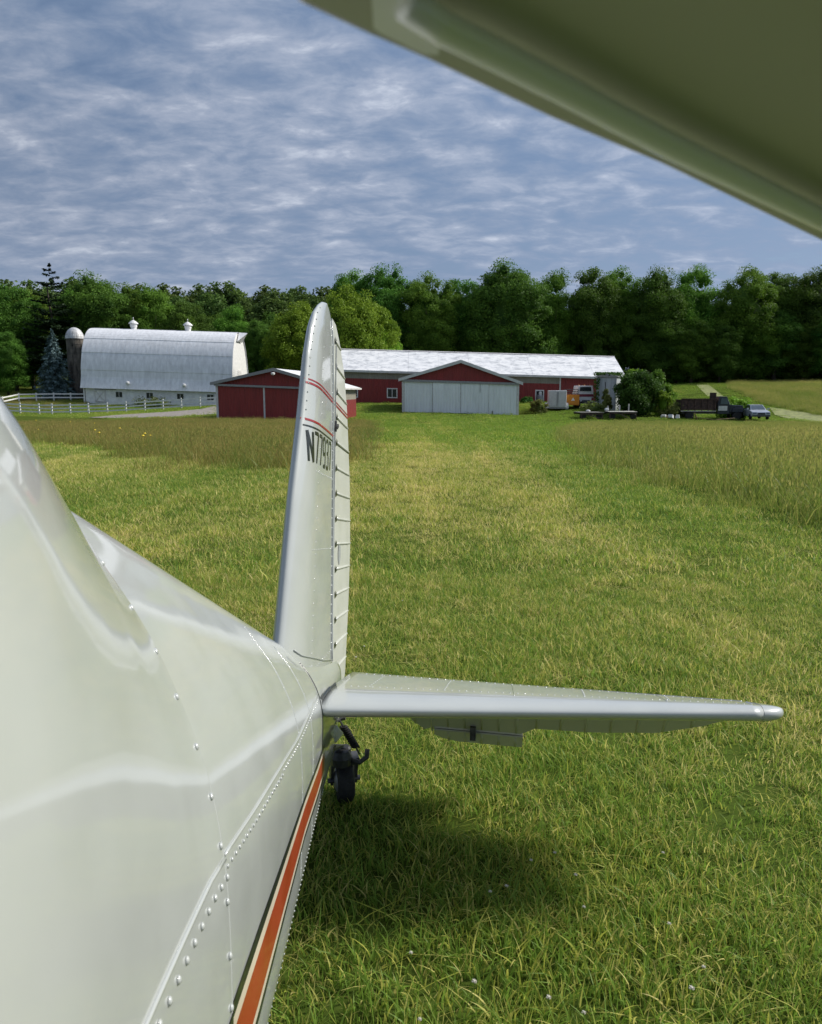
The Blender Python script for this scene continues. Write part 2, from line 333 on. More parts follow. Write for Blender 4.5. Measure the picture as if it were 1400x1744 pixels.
# ------------------------------------------------------------------ terrain
ctrl = []
def cp(px, py, Y): p = at(px, py, Y); ctrl.append((p.x, p.y, p.z))
for px, py, Y in [(685,702,80),(883,708,80),(784,705,78),(372,713,62),(560,717,61),(620,686,100),(800,686,100),(1060,684,100),
                  (150,680,115),(260,684,115),(400,688,115),(67,706,99),(183,704,99),(278,698,98),(369,692,97),(40,684,108),(148,684,110),
                  (947,698,84),(1000,692,87),(1010,713,76),(1060,715,76),(1215,717,78),(1297,717,74),(1085,705,80),(1030,699,86),
                  (1300,654,128),(1210,652,128),(1400,654,126),(1190,668,112),(1250,682,104),(1400,716,84),(1150,655,140),(850,662,140),(640,662,140)]: cp(px, py, Y)
for x, y, z in [(0,0,0),(-6,2,0),(6,2,0),(0,8,0),(-8,10,0),(8,10,0),(0,18,-0.05),(-14,20,0),(14,20,0),(0,32,-0.35),(-22,34,-0.55),(24,34,-0.65),(0,48,-0.8),(-32,50,-1.05),(36,50,-1.15),(18,50,-1.1),(24,63,-1.45),(40,64,-1.5),
                (0,-20,0),(-40,-20,0),(40,-20,0),(-60,62,-1.0),(62,60,-1.0),(-90,115,0.0),(90,110,4.2),(-70,220,9),(-30,225,12),(10,220,7),(80,220,4),(-150,160,3),(160,160,6),(-200,0,0),(200,0,1),(0,-200,0)]:
    ctrl.append((x, y, z))
C_ = np.array(ctrl); P_ = C_[:, :2]; Z_ = C_[:, 2]
def kern(d): return d
K_ = kern(np.linalg.norm(P_[:, None] - P_[None], axis=2))
nC = len(P_); A_ = np.zeros((nC + 1, nC + 1)); A_[:nC, :nC] = K_ - 0.08 * np.eye(nC); A_[:nC, nC] = 1; A_[nC, :nC] = 1
W_ = np.linalg.solve(A_, np.append(Z_, 0))
def terrain(x, y):
    x = np.atleast_1d(np.asarray(x, float)); y = np.atleast_1d(np.asarray(y, float)); sh = x.shape; xy = np.stack([x.ravel(), y.ravel()], 1); out = np.empty(len(xy))
    for i in range(0, len(xy), 20000):
        q = xy[i:i+20000]; d = np.sqrt(((q[:, None] - P_[None]) ** 2).sum(2) + 4.0)   # rounded kernel: no kinks at the stakes
        out[i:i+20000] = d @ W_[:nC] + W_[nC]
    r = np.hypot(xy[:, 0], xy[:, 1] - 60); w = np.clip((r - 190) / 250, 0, 1); w = w * w * (3 - 2 * w)
    near = np.clip((np.hypot(xy[:, 0], xy[:, 1]) - 9) / 18, 0, 1); near = near * near * (3 - 2 * near)
    out = (out * (1 - w) + 5.0 * w) * near
    return out.reshape(sh)
def gz(x, y): return float(terrain(x, y)[0])
def G(px, py):
    """where the sight line through a photo pixel meets the ground"""
    r = ray(px, py); t = 0.5
    if r[2] > -0.004: t_max = 140
    for _ in range(4000):
        p = np.array([0, 0, CH]) + r * t
        if p[2] <= gz(p[0], p[1]): break
        t *= 1.006
        if t > 260: break
    return Vector((p[0], p[1]))

def in_poly(poly, x, y):
    x = np.asarray(x); y = np.asarray(y); inside = np.zeros(x.shape, bool); n = len(poly)
    for i in range(n):
        x0, y0 = poly[i]; x1, y1 = poly[(i + 1) % n]
        c = ((y0 > y) != (y1 > y)) & (x < (x1 - x0) * (y - y0) / (y1 - y0 + 1e-12) + x0); inside ^= c
    return inside

xs = np.unique(np.concatenate([np.sinh(np.linspace(-4.6, 4.6, 150)) * 38, np.linspace(-70, 75, 150)]))
ys = np.unique(np.concatenate([-np.sinh(np.linspace(0, 4.4, 24)) * 22, np.linspace(0, 150, 170), 150 + np.sinh(np.linspace(0, 4.6, 34)) * 42]))
XX, YY = np.meshgrid(xs, ys); ZZ = terrain(XX, YY)
gv = np.stack([XX, YY, ZZ], 2).reshape(-1, 3); nx = len(xs)
gf = [(j*nx+i, j*nx+i+1, (j+1)*nx+i+1, (j+1)*nx+i) for j in range(len(ys)-1) for i in range(nx-1)]
me = bpy.data.meshes.new('ground'); me.from_pydata(gv.tolist(), [], gf); me.shade_smooth()
ground = tag(link('ground', me, M['ground']), kind='structure')

def sheet(name, poly, mat, lift=0.03, step=1.2):
    """a patch of track or gravel laid over the ground, following it"""
    bm = bmesh.new(); bm.faces.new([bm.verts.new((x, y, 0)) for x, y in poly]); bmesh.ops.triangulate(bm, faces=bm.faces)
    for _ in range(6):
        es = [e for e in bm.edges if e.calc_length() > step]
        if not es: break
        bmesh.ops.subdivide_edges(bm, edges=es, cuts=1); bmesh.ops.triangulate(bm, faces=bm.faces)
    vx = np.array([v.co[:] for v in bm.verts]); h = terrain(vx[:, 0], vx[:, 1]) + lift
    for v, z in zip(bm.verts, h): v.co.z = z
    me = bpy.data.meshes.new(name); bm.to_mesh(me); bm.free(); return tag(link(name, me, mat), kind='structure')
def gpoly(pix): return [tuple(G(*p)) for p in pix]

drive = gpoly([(372,705),(300,711),(200,713),(150,712),(205,707),(300,701),(345,697),(372,692)])
sheet('driveway', drive, M['gravel'], 0.05)
track1 = gpoly([(1186,656),(1207,656),(1222,668),(1232,676),(1205,676),(1195,666)])
track2 = gpoly([(1310,694),(1345,699),(1430,712),(1430,722),(1360,716),(1320,707)])
sheet('wheel_track', track1, M['lane'], 0.04); sheet('wheel_track', track2, M['lane'], 0.04)

# ------------------------------------------------------------------ buildings
def solid(mb, name, mat, parent, k=0.0, **kw): return mb.shear(k).build(name, mat, parent, **kw)

# --- grey-doored hangar in the middle
def grey_hangar():
    Y = 80.0; x0, x1 = X_at(685, Y), X_at(883, Y); cx = (x0 + x1) / 2; W = (x1 - x0) / 2; k = -0.030
    z0 = (Z_at(702, Y) + Z_at(708, Y)) / 2; H = Z_at(648, Y) - z0; HA = Z_at(615, Y) - z0; D = 15.0
    e = empty('hangar', (cx, Y, z0), 0, 'red gabled metal hangar with wide pale grey sliding door at end of mown lane', 'hangar')
    sl = (HA - H) / W
    for s in (-1, 1):
        MB().b(s*W - 0.06, s*W + 0.06, 0.06, D, -0.6, H - 0.12)
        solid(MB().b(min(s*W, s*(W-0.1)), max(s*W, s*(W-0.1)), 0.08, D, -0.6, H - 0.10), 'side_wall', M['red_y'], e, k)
        solid(MB().b(min(s*(W+0.02), s*(W-0.2)), max(s*(W+0.02), s*(W-0.2)), -0.16, 0.06, -0.5, H - 0.05), 'corner_post', M['trim'], e, k)
        # roof slope and the rake board that edges it
        ov = 0.35
        solid(MB().prism([(0, HA + 0.10), (s*(W+ov), H - sl*ov + 0.10), (s*(W+ov), H - sl*ov - 0.02), (0, HA - 0.02)], -0.28, D), 'roof_slope', M['whiteroof'], e, k)
        solid(MB().prism([(0, HA + 0.13), (s*(W+ov+.03), H - sl*ov + 0.13), (s*(W+ov+.03), H - sl*ov - 0.17), (0, HA - 0.20)], -0.36, -0.285), 'rake_board', M['trim'], e, k)
    solid(MB().b(-W + .1, W - .1, D - 0.1, D - 0.02, -0.6, H), 'rear_wall', M['red'], e, k)
    solid(MB().prism([(-W + .05, H - 0.08), (W - .05, H - 0.08), (0, HA - 0.06)], 0.02, 0.10), 'gable', M['red'], e, k)
    solid(MB().b(-W + 0.05, W - 0.05, -0.26, -0.02, H - 0.30, H - 0.06), 'door_track', M['galv'], e, k)
    n = 4; w = (2*W - 0.4) / n
    for i in range(n):
        a = -W + 0.2 + i*w; dy = -0.12 if i in (0, 3) else -0.19
        d = solid(MB().b(a + .012, a + w - .012, dy, dy + 0.06, -0.25, H - 0.26), 'door_panel', M['greydoor'], e, k)
        solid(MB().b(a + .012, a + .06, dy - .015, dy - .001, -0.25, H - 0.28), 'edge_strip', M['trim'], d, k)
    solid(MB().b(W*0.33, W*0.33 + .05, -0.225, -0.195, H - 1.15, H - 0.3), 'pull_bar', M['galv'], e, k)
    solid(MB().b(W*0.54, W*0.54 + .10, -0.30, -0.22, 0.02, 0.42), 'door_guide', M['steel'], e, k)
    solid(MB().b(W*0.87, W*0.87 + .08, -0.30, -0.22, 0.0, 0.22), 'door_guide', M['steel'], e, k)
    return e
grey_hangar()

# --- red hangar to the left, its corner hidden by the tail fin
def red_hangar():
    Y = 62.0; x0, x1 = X_at(371, Y), X_at(569, Y - 1.5); W = (x1 - x0) / 2 * 1.01; k = -0.036; yaw = R(-6)
    p0 = at(470, 713, Y - 0.8); z0 = Z_at(714.5, Y - .8); H = Z_at(656, Y - .8) - z0; HA = Z_at(629.5, Y - .8) - z0; D = 9.5
    e = empty('hangar', (p0.x, Y - 0.8, z0), yaw, 'dark red hangar with two closed red doors left of the tail fin', 'hangar')
    sl = (HA - H) / W; ov = 0.35
    for s in (-1, 1):
        lo, hi = min(s*W, s*(W-0.1)), max(s*W, s*(W-0.1))
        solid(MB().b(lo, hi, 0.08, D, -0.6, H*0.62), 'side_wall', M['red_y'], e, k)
        solid(MB().b(lo + .01, hi - .01, 0.08, D, H*0.62 + .004, H - 0.12), 'light_panel', M['beige_y'], e, k)
        solid(MB().b(min(s*(W+0.02), s*(W-0.16)), max(s*(W+0.02), s*(W-0.16)), -0.14, 0.06, -0.5, H - 0.05), 'corner_post', M['trim'], e, k)
        solid(MB().prism([(0, HA + 0.10), (s*(W+ov), H - sl*ov + 0.10), (s*(W+ov), H - sl*ov - 0.02), (0, HA - 0.02)], -0.28, D + .3), 'roof_slope', M['whiteroof'], e, k)
        solid(MB().prism([(0, HA + 0.13), (s*(W+ov+.03), H - sl*ov + 0.13), (s*(W+ov+.03), H - sl*ov - 0.10), (0, HA - 0.12)], -0.36, -0.285), 'rake_board', M['galv'], e, k)
        solid(MB().b(min(s*(W+ov+.02), s*(W+ov+.12)), max(s*(W+ov+.02), s*(W+ov+.12)), -0.2, D + .3, H - sl*ov - 0.06, H - sl*ov + 0.08), 'gutter', M['trim'], e, k)
    solid(MB().b(-W + .1, W - .1, D - 0.1, D - 0.02, -0.6, H), 'rear_wall', M['red'], e, k)
    solid(MB().prism([(-W + .05, H - 0.08), (W - .05, H - 0.08), (0, HA - 0.06)], 0.0, 0.10), 'gable', M['red'], e, k)
    solid(MB().b(-W - .1, W + .1, -0.28, -0.02, H - 0.22, H - 0.06), 'door_track', M['galv'], e, k)
    xm = -W * 0.18
    for a, b2 in ((-W + .18, xm - .07), (xm + .07, W - .18)):
        d = solid(MB().b(a, b2, -0.15, -0.07, -0.3, H - 0.23), 'sliding_door', M['red'], e, k)
    solid(MB().b(xm - .065, xm + .065, -0.19, -0.05, -0.3, H - 0.23), 'centre_post', M['trim'], e, k)
    l = MB().lathe([(0.05, 0), (0.16, 0.05), (0.17, 0.16), (0.10, 0.22)], 12, (0, -0.50, HA - 0.45), 'Z'); l.box((0, -0.32, HA - 0.32), (0.06, 0.3, 0.06))
    solid(l, 'floodlight', M['white'], e, k, smooth=False)
    return e, W, D
rh, rhW, rhD = red_hangar()

# --- long red shed behind
def long_shed():
    Y = 100.0; xa, xb = X_at(540, Y), X_at(1062, Y); L = xb - xa; k = -0.027; zc = Z_at(686, Y)
    H = Z_at(637, Y) - zc; D = 13.0
    HR = Z_at(602, Y + D/2) - zc
    e = empty('shed', ((xa + xb)/2, Y, zc), 0, 'long low red shed with worn white metal roof behind both hangars', 'shed')
    h = L/2; zs = H - 0.95; mid = X_at(952, Y) - (xa+xb)/2
    solid(MB().b(-h, mid, 0, 0.1, -0.9, zs), 'wall', M['red'], e, k)
    solid(MB().b(-h, mid, 0.012, 0.1, zs + .004, H - 0.05), 'light_panel', M['beige'], e, k)
    solid(MB().b(mid + .16, h, -0.01, 0.1, -0.9, H - 0.05), 'wall', M['red'], e, k)
    solid(MB().b(mid - .02, mid + .155, -0.05, 0.1, -0.9, H - 0.05), 'corner_post', M['trim'], e, k)
    solid(MB().b(-h, h, -0.48, -0.36, H - 0.16, H + 0.10), 'fascia', M['trim'], e, k)
    solid(MB().b(-h, h, D - .1, D, -0.9, H), 'rear_wall', M['red'], e, k)
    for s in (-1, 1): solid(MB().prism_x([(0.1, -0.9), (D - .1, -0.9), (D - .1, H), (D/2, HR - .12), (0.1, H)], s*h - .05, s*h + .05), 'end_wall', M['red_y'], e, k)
    n = 10; w = (L + .5) / n; sl = (HR - H) / (D/2)
    for i in range(n):                                  # sheets of the near roof slope, laid edge to edge with a lapped seam
        a = -h - .25 + i*w; dz = 0.012 * (i % 2)
        solid(MB().prism_x([(-.42, H - .42*sl + .10 + dz), (D/2, HR + .10 + dz), (D/2, HR + dz), (-.42, H - .42*sl + dz)], a + .006, a + w - .006), 'roof_sheet', M['mottled'], e, k)
    solid(MB().prism_x([(D + .42, H - .42*sl + .10), (D/2 + .01, HR + .10), (D/2 + .01, HR), (D + .42, H - .42*sl)], -h - .25, h + .25), 'rear_roof_slope', M['whiteroof'], e, k)
    solid(MB().prism_x([(D/2 - .2, HR + .09), (D/2, HR + .19), (D/2 + .2, HR + .09)], -h - .25, h + .25), 'ridge_cap', M['trim'], e, k)
    cx = (xa + xb)/2
    def window(px0, px1, py0, py1):
        a, b2 = X_at(px0, Y) - cx, X_at(px1, Y) - cx; m = (a+b2)/2
        z1, z2 = Z_at(py1, Y) - zc - k*m, Z_at(py0, Y) - zc - k*m
        f = MB(); t = .13
        f.b(a, b2, -.07, -.002, z1, z1+t); f.b(a, b2, -.07, -.002, z2-t, z2); f.b(a, a+t, -.07, -.002, z1+t, z2-t); f.b(b2-t, b2, -.07, -.002, z1+t, z2-t); f.b(m-.04, m+.04, -.06, -.002, z1+t, z2-t)
        w_ = solid(f, 'window', M['white'], e, k)
        solid(MB().b(a+t, m-.04, -.03, -.003, z1+t, z2-t), 'pane', M['glass'], w_, k); solid(MB().b(m+.04, b2-t, -.03, -.003, z1+t, z2-t), 'pane', M['glass'], w_, k)
    window(600, 610, 660, 677); window(659, 677, 661, 678)
    a, b2 = X_at(911, Y) - cx, X_at(926, Y) - cx; m = (a+b2)/2; z2 = Z_at(664, Y) - zc - k*m; z1 = -.3; t = .14
    f = MB().b(a, a+t, -.08, -.002, z1, z2); f.b(b2-t, b2, -.08, -.002, z1, z2); f.b(a+t, b2-t, -.08, -.002, z2-t, z2); d = solid(f, 'door_frame', M['white'], e, k)
    solid(MB().b(a+t, b2-t, -.02, -.003, z1, z2-t), 'opening', M['dark'], d, k)
    q = MB().lathe([(.30, 0), (.38, .15), (.36, .65), (.22, .80)], 12, (0, 0, 0)).box((0.05, -.1, 1.0), (.34, .3, .30)); q.bar((-.3, 0, .3), (-.42, 0, .95), .04)
    eq = empty('equipment', (cx + m, Y - .55, gz(cx + m, Y - .55)), 0, 'small grey tank with a pale top standing in the white framed doorway', 'tank')
    MB().lathe([(.30, 0), (.38, .15), (.36, .75), (.22, .92)], 14).bar((-.33, 0, .2), (-.42, 0, .95), .035).build('tank_body', M['galv'], eq, smooth=False)
    MB().lathe([(.18, .92), (.20, 1.0), (.20, 1.22), (.10, 1.32)], 12).build('cap', M['white'], eq)
long_shed()

# --- white arched-roof dairy barn
def barn():
    Y = 109.0; xa, xb = X_at(147, Y), X_at(391, Y); L = xb - xa; cx = (xa+xb)/2; h = L/2; k = -0.031; HW = 5.6
    zc = Z_at(684, Y); H = Z_at(664.5, Y) - zc; HR = Z_at(563, Y + HW) - zc
    e = empty('barn', (cx, Y, zc), 0, 'white barn with tall arched metal roof and two roof ventilators', 'barn')
    solid(MB().b(-h, h, 0, .25, -1.2, H), 'wall', M['barnwall'], e, k)
    solid(MB().b(-h, h, 2*HW - .25, 2*HW, -1.2, H), 'wall', M['barnwall'], e, k)
    def arch(t):      # t 0 eave .. 1 ridge: bowed rafters, slightly pointed at the top, eave kicked out
        g = t * math.pi/2
        y = HW - (HW + .02) * math.cos(g)**0.80; z = H + (HR - H) * math.sin(g)**0.98
        if t < .12: y -= .45 * (1 - t/.12)**1.5
        return y, z
    cuts = [0, .185, .39, .60, 1.0]
    for c in range(4):
        rows = []
        for i in range(9):
            y, z = arch(cuts[c] + (cuts[c+1] - cuts[c]) * i/8)
            dy = -.05 * (1 - i/8)                      # every course laps over the one below
            rows.append([(-h - .5 + (2*h+1.0) * j/24, y + dy, z) for j in range(25)])
        back = [[(p[0], p[1] + .10, p[2] - .05) for p in r] for r in rows]
        m_ = MB().grid(rows); m_.grid([r[::-1] for r in back]); m_.grid([rows[0], back[0]]); m_.grid([back[-1], rows[-1]])
        solid(m_, 'roof_course', M['barnroof'], e, k, smooth=False)
    rows = [[(x, 2*HW - arch(i/20)[0], arch(i/20)[1]) for x in (-h - .5, h + .5)] for i in range(21)]
    solid(MB().grid(rows), 'rear_roof', M['barnroof'], e, k)
    prof = [arch(i/14) for i in range(15)]; poly = [(max(y, .03), z) for y, z in prof] + [(2*HW - max(y, .03), z) for y, z in prof[::-1][1:]]
    for s in (-1, 1):
        solid(MB().prism_x([(.03, -1.2)] + poly + [(2*HW - .03, -1.2)], s*(h+.22) - .1, s*(h+.22) + .1), 'end_wall', M['white'], e, k)
    solid(MB().add([(h+.5, HW-1.6, HR-1.35), (h+.5, HW+1.6, HR-1.35), (h+1.7, HW, HR+.0), (h+.45, HW, HR+.05)], [(0, 3, 2), (1, 2, 3), (0, 2, 1)]), 'hay_hood', M['barnroof'], e, k)
    solid(MB().b(h + .325, h + .37, HW - 1.1, HW + 1.1, H + 1.0, H + 3.2), 'loft_door', M['trim'], e, k)
    solid(MB().b(-h - .5, h + .5, HW - .14, HW + .14, HR - .02, HR + .07), 'ridge_cap', M['trim'], e, k)
    def wx(px): return X_at(px, Y) - cx
    for px in (204, 256, 308, 359):
        a, b2 = wx(px - 5.5), wx(px + 5.5); m = (a+b2)/2; z1, z2 = Z_at(678.5, Y) - zc + .0, Z_at(669.5, Y) - zc
        f = MB(); t = .07
        f.b(a-t, b2+t, -.08, -.002, z1-t, z1); f.b(a-t, b2+t, -.06, -.002, z2, z2+t); f.b(a-t, a, -.06, -.002, z1, z2); f.b(b2, b2+t, -.06, -.002, z1, z2); f.b(m-.025, m+.025, -.05, -.002, z1, z2)
        w_ = solid(f, 'window', M['white'], e, k)
        solid(MB().b(a, m-.025, -.03, -.003, z1, z2), 'pane', M['glass'], w_, k); solid(MB().b(m+.025, b2, -.03, -.003, z1, z2), 'pane', M['glass'], w_, k)
    a, b2 = wx(163), wx(181); d = solid(MB().b(a, b2, -.10, -.004, -.3, H - .15), 'barn_door', M['white'], e, k)
    br = MB()
    for p, q in (((a+.05, -.2), (b2-.05, H-.25)), ((a+.05, H-.25), (b2-.05, -.2)), ((a+.05, -.2), (b2-.05, -.2)), ((a+.05, H-.25), (b2-.05, H-.25)), ((a+.05,-.2),(a+.05,H-.25)), ((b2-.05,-.2),(b2-.05,H-.25))):
        br.bar((p[0], -.12, p[1]), (q[0], -.12, q[1]), .055, 4)
    solid(br, 'door_brace', M['trim'], d, k)
    solid(MB().b(wx(163), wx(200), -.16, -.03, H - .14, H - .06), 'door_rail', M['steel'], e, k)
    for px, py in ((222, 652), (317, 656)):
        x = wx(px); z = Z_at(py, Y - .3) - zc - k*x
        solid(MB().lathe([(.12, -.25), (.27, -.15), (.30, 0), (.22, .18), (.05, .26)], 12, (x, -.55, z)), 'lamp', M['white'], e, k, smooth=False)
    for px in (235, 326):
        x = X_at(px, Y + HW) - cx; z = HR + .02
        v = solid(MB().lathe([(.42, -.15), (.42, .35), (.50, .40), (.50, .75), (.34, .80)], 12, (x, HW, z)), 'ventilator', M['white'], e, k)
        solid(MB().lathe([(.72, .80), (.68, .90), (.35, 1.18), (.10, 1.32)], 12, (x, HW, z)), 'cap', M['white'], v, k)
        solid(MB().lathe([(.035, 1.30), (.035, 1.55), (.09, 1.62), (.02, 1.75)], 8, (x, HW, z)), 'finial', M['white'], v, k)
barn()

def silo():
    Y = 116.0; p = at(134, 676, Y); zb = gz(p.x, Y) - .4; zt = Z_at(577, Y) - zb; r = 1.22
    e = empty('silo', (p.x, Y, zb), 0, 'weathered dark concrete silo with white dome beside the white barn', 'silo')
    MB().lathe([(r, 0), (r, zt)], 28).build('stave_wall', M['silo'], e)
    for i in range(14):
        z = .5 + i * (zt - .7) / 13
        MB().lathe([(r + .004, z - .02), (r + .03, z), (r + .004, z + .02)], 28).build('hoop', M['steel'], e)
    hd = Z_at(557.5, Y) - Z_at(577, Y); n = 14
    for i in range(n):
        g0, g1 = 2*math.pi*(i + .02)/n, 2*math.pi*(i + .98)/n
        rows = [[((r + .10) * math.cos(t*math.pi/2)*math.cos(g) if t < 1 else .02*math.cos(g), (r + .10)*math.cos(t*math.pi/2)*math.sin(g) if t < 1 else .02*math.sin(g), zt + hd*math.sin(t*math.pi/2)) for g in (g0, (g0+g1)/2, g1)] for t in np.linspace(0, .98, 8)]
        MB().grid(rows).build('dome_panel', M['dome'], e)
    MB().lathe([(r + .06, zt - .04), (r + .06, zt), (r * .2, zt + hd*.96)], 28).build('dome_liner', M['steel'], e)
    MB().b(r*.5, r*.5 + .7, -r - .55, -r*.6, .0, 1.9).build('feed_chute', M['silo'], e)
silo()

# --- white paddock fences
def fence(pts, rails, label, post_h=1.35):
    e = empty('fence', (pts[0][0], pts[0][1], gz(*pts[0])), 0, label, 'fence'); o = e.location.copy(); L = []
    for (x, y) in pts:
        z = gz(x, y); L.append(Vector((x, y, z)) - o)
    for p in L: MB().box((p.x, p.y, p.z + post_h/2 - .2), (.16, .13, post_h + .4)).build('post', M['white'], e)
    for a, b2 in zip(L, L[1:]):
        d = (b2 - a); off = Vector((0, -.085, 0))
        for hh in rails:
            p, q = a + off + Vector((0, 0, hh)), b2 + off + Vector((0, 0, hh)); nrm = Vector((0, .02, 0)); up = Vector((0, 0, .085)); p = p + d*.004; q = q - d*.004
            vs = [p-nrm-up, q-nrm-up, q-nrm+up, p-nrm+up, p+nrm-up, q+nrm-up, q+nrm+up, p+nrm+up]
            MB().add(vs, [(0,1,2,3),(7,6,5,4),(0,4,5,1),(3,2,6,7),(0,3,7,4),(1,5,6,2)]).build('rail', M['white'], e)
    return e
fp = [(-30,711),(3,709),(35,707.5),(67,706),(89,705.5),(120,705),(151,704.7),(183,704),(215,703),(247,701),(278,698.5),(309,696.5),(341,694),(369,691.5)]
fence([tuple(at(px, py, 98).xy) for px, py in fp], (.30, .72, 1.14), 'white three rail fence curving along the gravel drive to the red hangar')
fp2 = [(-22,686,101),(4,681,104),(32,676,108),(62,679,109),(92,681,110),(121,683,110.5),(149,684.5,111)]
fence([tuple(at(px, py, Y).xy) for px, py, Y in fp2], (.55, 1.05), 'white two rail fence in front of the blue spruce and silo', 1.25)

# ------------------------------------------------------------------ the aeroplane (its own frame: x to its left wing, y aft, z up)
YAW, ATT = R(6), R(11)
a_ = np.array([math.sin(YAW)*math.cos(ATT), math.cos(YAW)*math.cos(ATT), -math.sin(ATT)]); l_ = np.array([math.cos(YAW), -math.sin(YAW), 0.0]); u_ = np.cross(l_, a_)
A0 = np.array(at(562, 1140, 2.85))
PM = Matrix(((l_[0], a_[0], u_[0], A0[0]), (l_[1], a_[1], u_[1], A0[1]), (l_[2], a_[2], u_[2], A0[2]), (0, 0, 0, 1)))
PMI = PM.inverted()
plane = empty('airplane', label='white light airplane seen aft from beside its cabin, red and black striped, number N77937', cat='airplane')
plane.matrix_world = PM
def on_u(px, py, u0):            # photo pixel -> point of the aeroplane's plane z = u0
    c = PMI @ Vector((0, 0, CH)); r = PMI.to_3x3() @ Vector(ray(px, py)); t = (u0 - c.z) / r.z; return c + r * t

SHAPE = [(0, .572), (.016, .566), (.042, .540), (.08, .486), (.13, .422), (.168, .366), (.2, .307), (.23, .243), (.252, .18), (.267, .117), (.278, .045), (.286, -.07),
         (.288, -.15), (.289, -.25), (.288, -.330), (.279, -.366), (.250, -.386), (.12, -.398), (0, -.40)]
NS = len(SHAPE)
def cone_sec(W, ut, um, ub):
    out = []
    for l, u in SHAPE:
        uu = um + (u + .07) / .642 * (ut - um) if u > -.07 else um + (u + .07) / .33 * (um - ub)
        out.append((l * W / .287, uu))
    return np.array(out)
def fwd_sec(up, W, ub):
    low = [(W + .001, -.15), (W + .001, -.26), (W - .001, ub + .075), (W - .010, ub + .036), (W - .04, ub + .014), (W*.5, ub + .002), (0, ub)]
    return np.array(up + low)
ST = [(.03, cone_sec(.040, .05, -.03, -.18)), (-.30, cone_sec(.080, .10, -.05, -.27)), (-.66, cone_sec(.118, .172, -.05, -.315)), (-1.97, cone_sec(.287, .572, -.07, -.40))]
FW = [(-1.97, cone_sec(.293, .578, -.07, -.405)),
      (-2.06, fwd_sec([(0,.622),(.016,.618),(.05,.588),(.098,.522),(.143,.452),(.18,.386),(.212,.318),(.242,.25),(.266,.18),(.281,.112),(.291,.045),(.299,-.07)], .300, -.41)),
      (-2.13, fwd_sec([(0,.645),(.03,.637),(.075,.600),(.118,.540),(.165,.460),(.20,.392),(.23,.325),(.256,.255),(.277,.183),(.291,.113),(.300,.045),(.307,-.07)], .308, -.415)),
      (-2.22, fwd_sec([(0,.685),(.045,.676),(.098,.640),(.145,.570),(.19,.484),(.224,.402),(.252,.332),(.276,.26),(.294,.185),(.306,.113),(.312,.045),(.317,-.07)], .319, -.42)),
      (-2.38, fwd_sec([(0,.73),(.07,.717),(.14,.677),(.198,.614),(.243,.520),(.275,.415),(.299,.34),(.317,.262),(.329,.187),(.335,.113),(.339,.045),(.342,-.07)], .343, -.43)),
      (-2.62, fwd_sec([(0,.78),(.1,.764),(.19,.716),(.255,.640),(.302,.545),(.332,.43),(.352,.345),(.365,.263),(.372,.187),(.376,.113),(.378,.045),(.380,-.07)], .381, -.45)),
      (-3.0, fwd_sec([(0,.81),(.12,.797),(.23,.745),(.305,.665),(.352,.565),(.38,.455),(.397,.36),(.407,.27),(.413,.19),(.416,.113),(.418,.045),(.420,-.07)], .421, -.47)),
      (-3.7, fwd_sec([(0,.80),(.14,.79),(.27,.745),(.35,.67),(.40,.57),(.425,.465),(.438,.365),(.445,.27),(.449,.19),(.451,.113),(.453,.045),(.454,-.07)], .454, -.48)),
      (-4.4, fwd_sec([(0,.80),(.14,.79),(.27,.745),(.35,.67),(.40,.57),(.425,.465),(.438,.365),(.445,.27),(.449,.19),(.451,.113),(.453,.045),(.454,-.07)], .454, -.48))]
for _i in range(2, 7):      # the cabin back stands a little fuller than the ring frame
    _k = (0, 0, .45, 1, 1, 1, .6)[_i]; _w = np.clip(1 - (np.arange(NS) - 3)/4.5, 0, 1); FW[_i][1][:, 1] += .029*_k*_w; FW[_i][1][1:, 0] += .010*_k*_w[1:]
def sec_at(s):
    if s >= -1.97:
        for (s0, A), (s1, B) in zip(ST, ST[1:]):
            if s >= s1: f = (s - s0) / (s1 - s0); return A * (1 - f) + B * f
        return ST[-1][1]
    for i in range(len(FW) - 1):
        s0, A = FW[i]; s1, B = FW[i+1]
        if s >= s1:
            f = (s - s0) / (s1 - s0); h = s1 - s0
            mA = (B - A) / h if i == 0 else (B - FW[i-1][1]) / (s1 - FW[i-1][0])
            mB = (B - A) / h if i + 2 >= len(FW) else (FW[i+2][1] - A) / (FW[i+2][0] - s0)
            return (2*f**3 - 3*f**2 + 1)*A + (f**3 - 2*f**2 + f)*h*mA + (-2*f**3 + 3*f**2)*B + (f**3 - f**2)*h*mB
    return FW[-1][1]
def refine(sec, n=3):            # smooth curve through the section's points
    out = []; m = len(sec)
    for i in range(m - 1):
        p0 = sec[i-1] if i else sec[1] * np.array([-1, 1]); p1, p2 = sec[i], sec[i+1]; p3 = sec[i+2] if i + 2 < m else sec[m-2] * np.array([-1, 1])
        for k in range(n):
            f = k / n
            out.append(0.5 * ((2*p1) + (-p0 + p2)*f + (2*p0 - 5*p1 + 4*p2 - p3)*f*f + (-p0 + 3*p1 - 3*p2 + p3)*f**3))
    out.append(sec[-1]); return np.array(out)
def side_l(s, u):
    q = refine(sec_at(s)); j = np.argmin(np.abs(q[:, 1] - u)); lo, hi = max(j-1, 0), min(j+1, len(q)-1)
    seg = q[lo:hi+1][::-1]; return float(np.interp(u, seg[:, 1], seg[:, 0]))
def surf_n(s, u):
    e = .004; dl_u = (side_l(s, u + e) - side_l(s, u - e)) / (2*e); dl_s = (side_l(s + e, u) - side_l(s - e, u)) / (2*e)
    return Vector((1, -dl_s, -dl_u)).normalized()
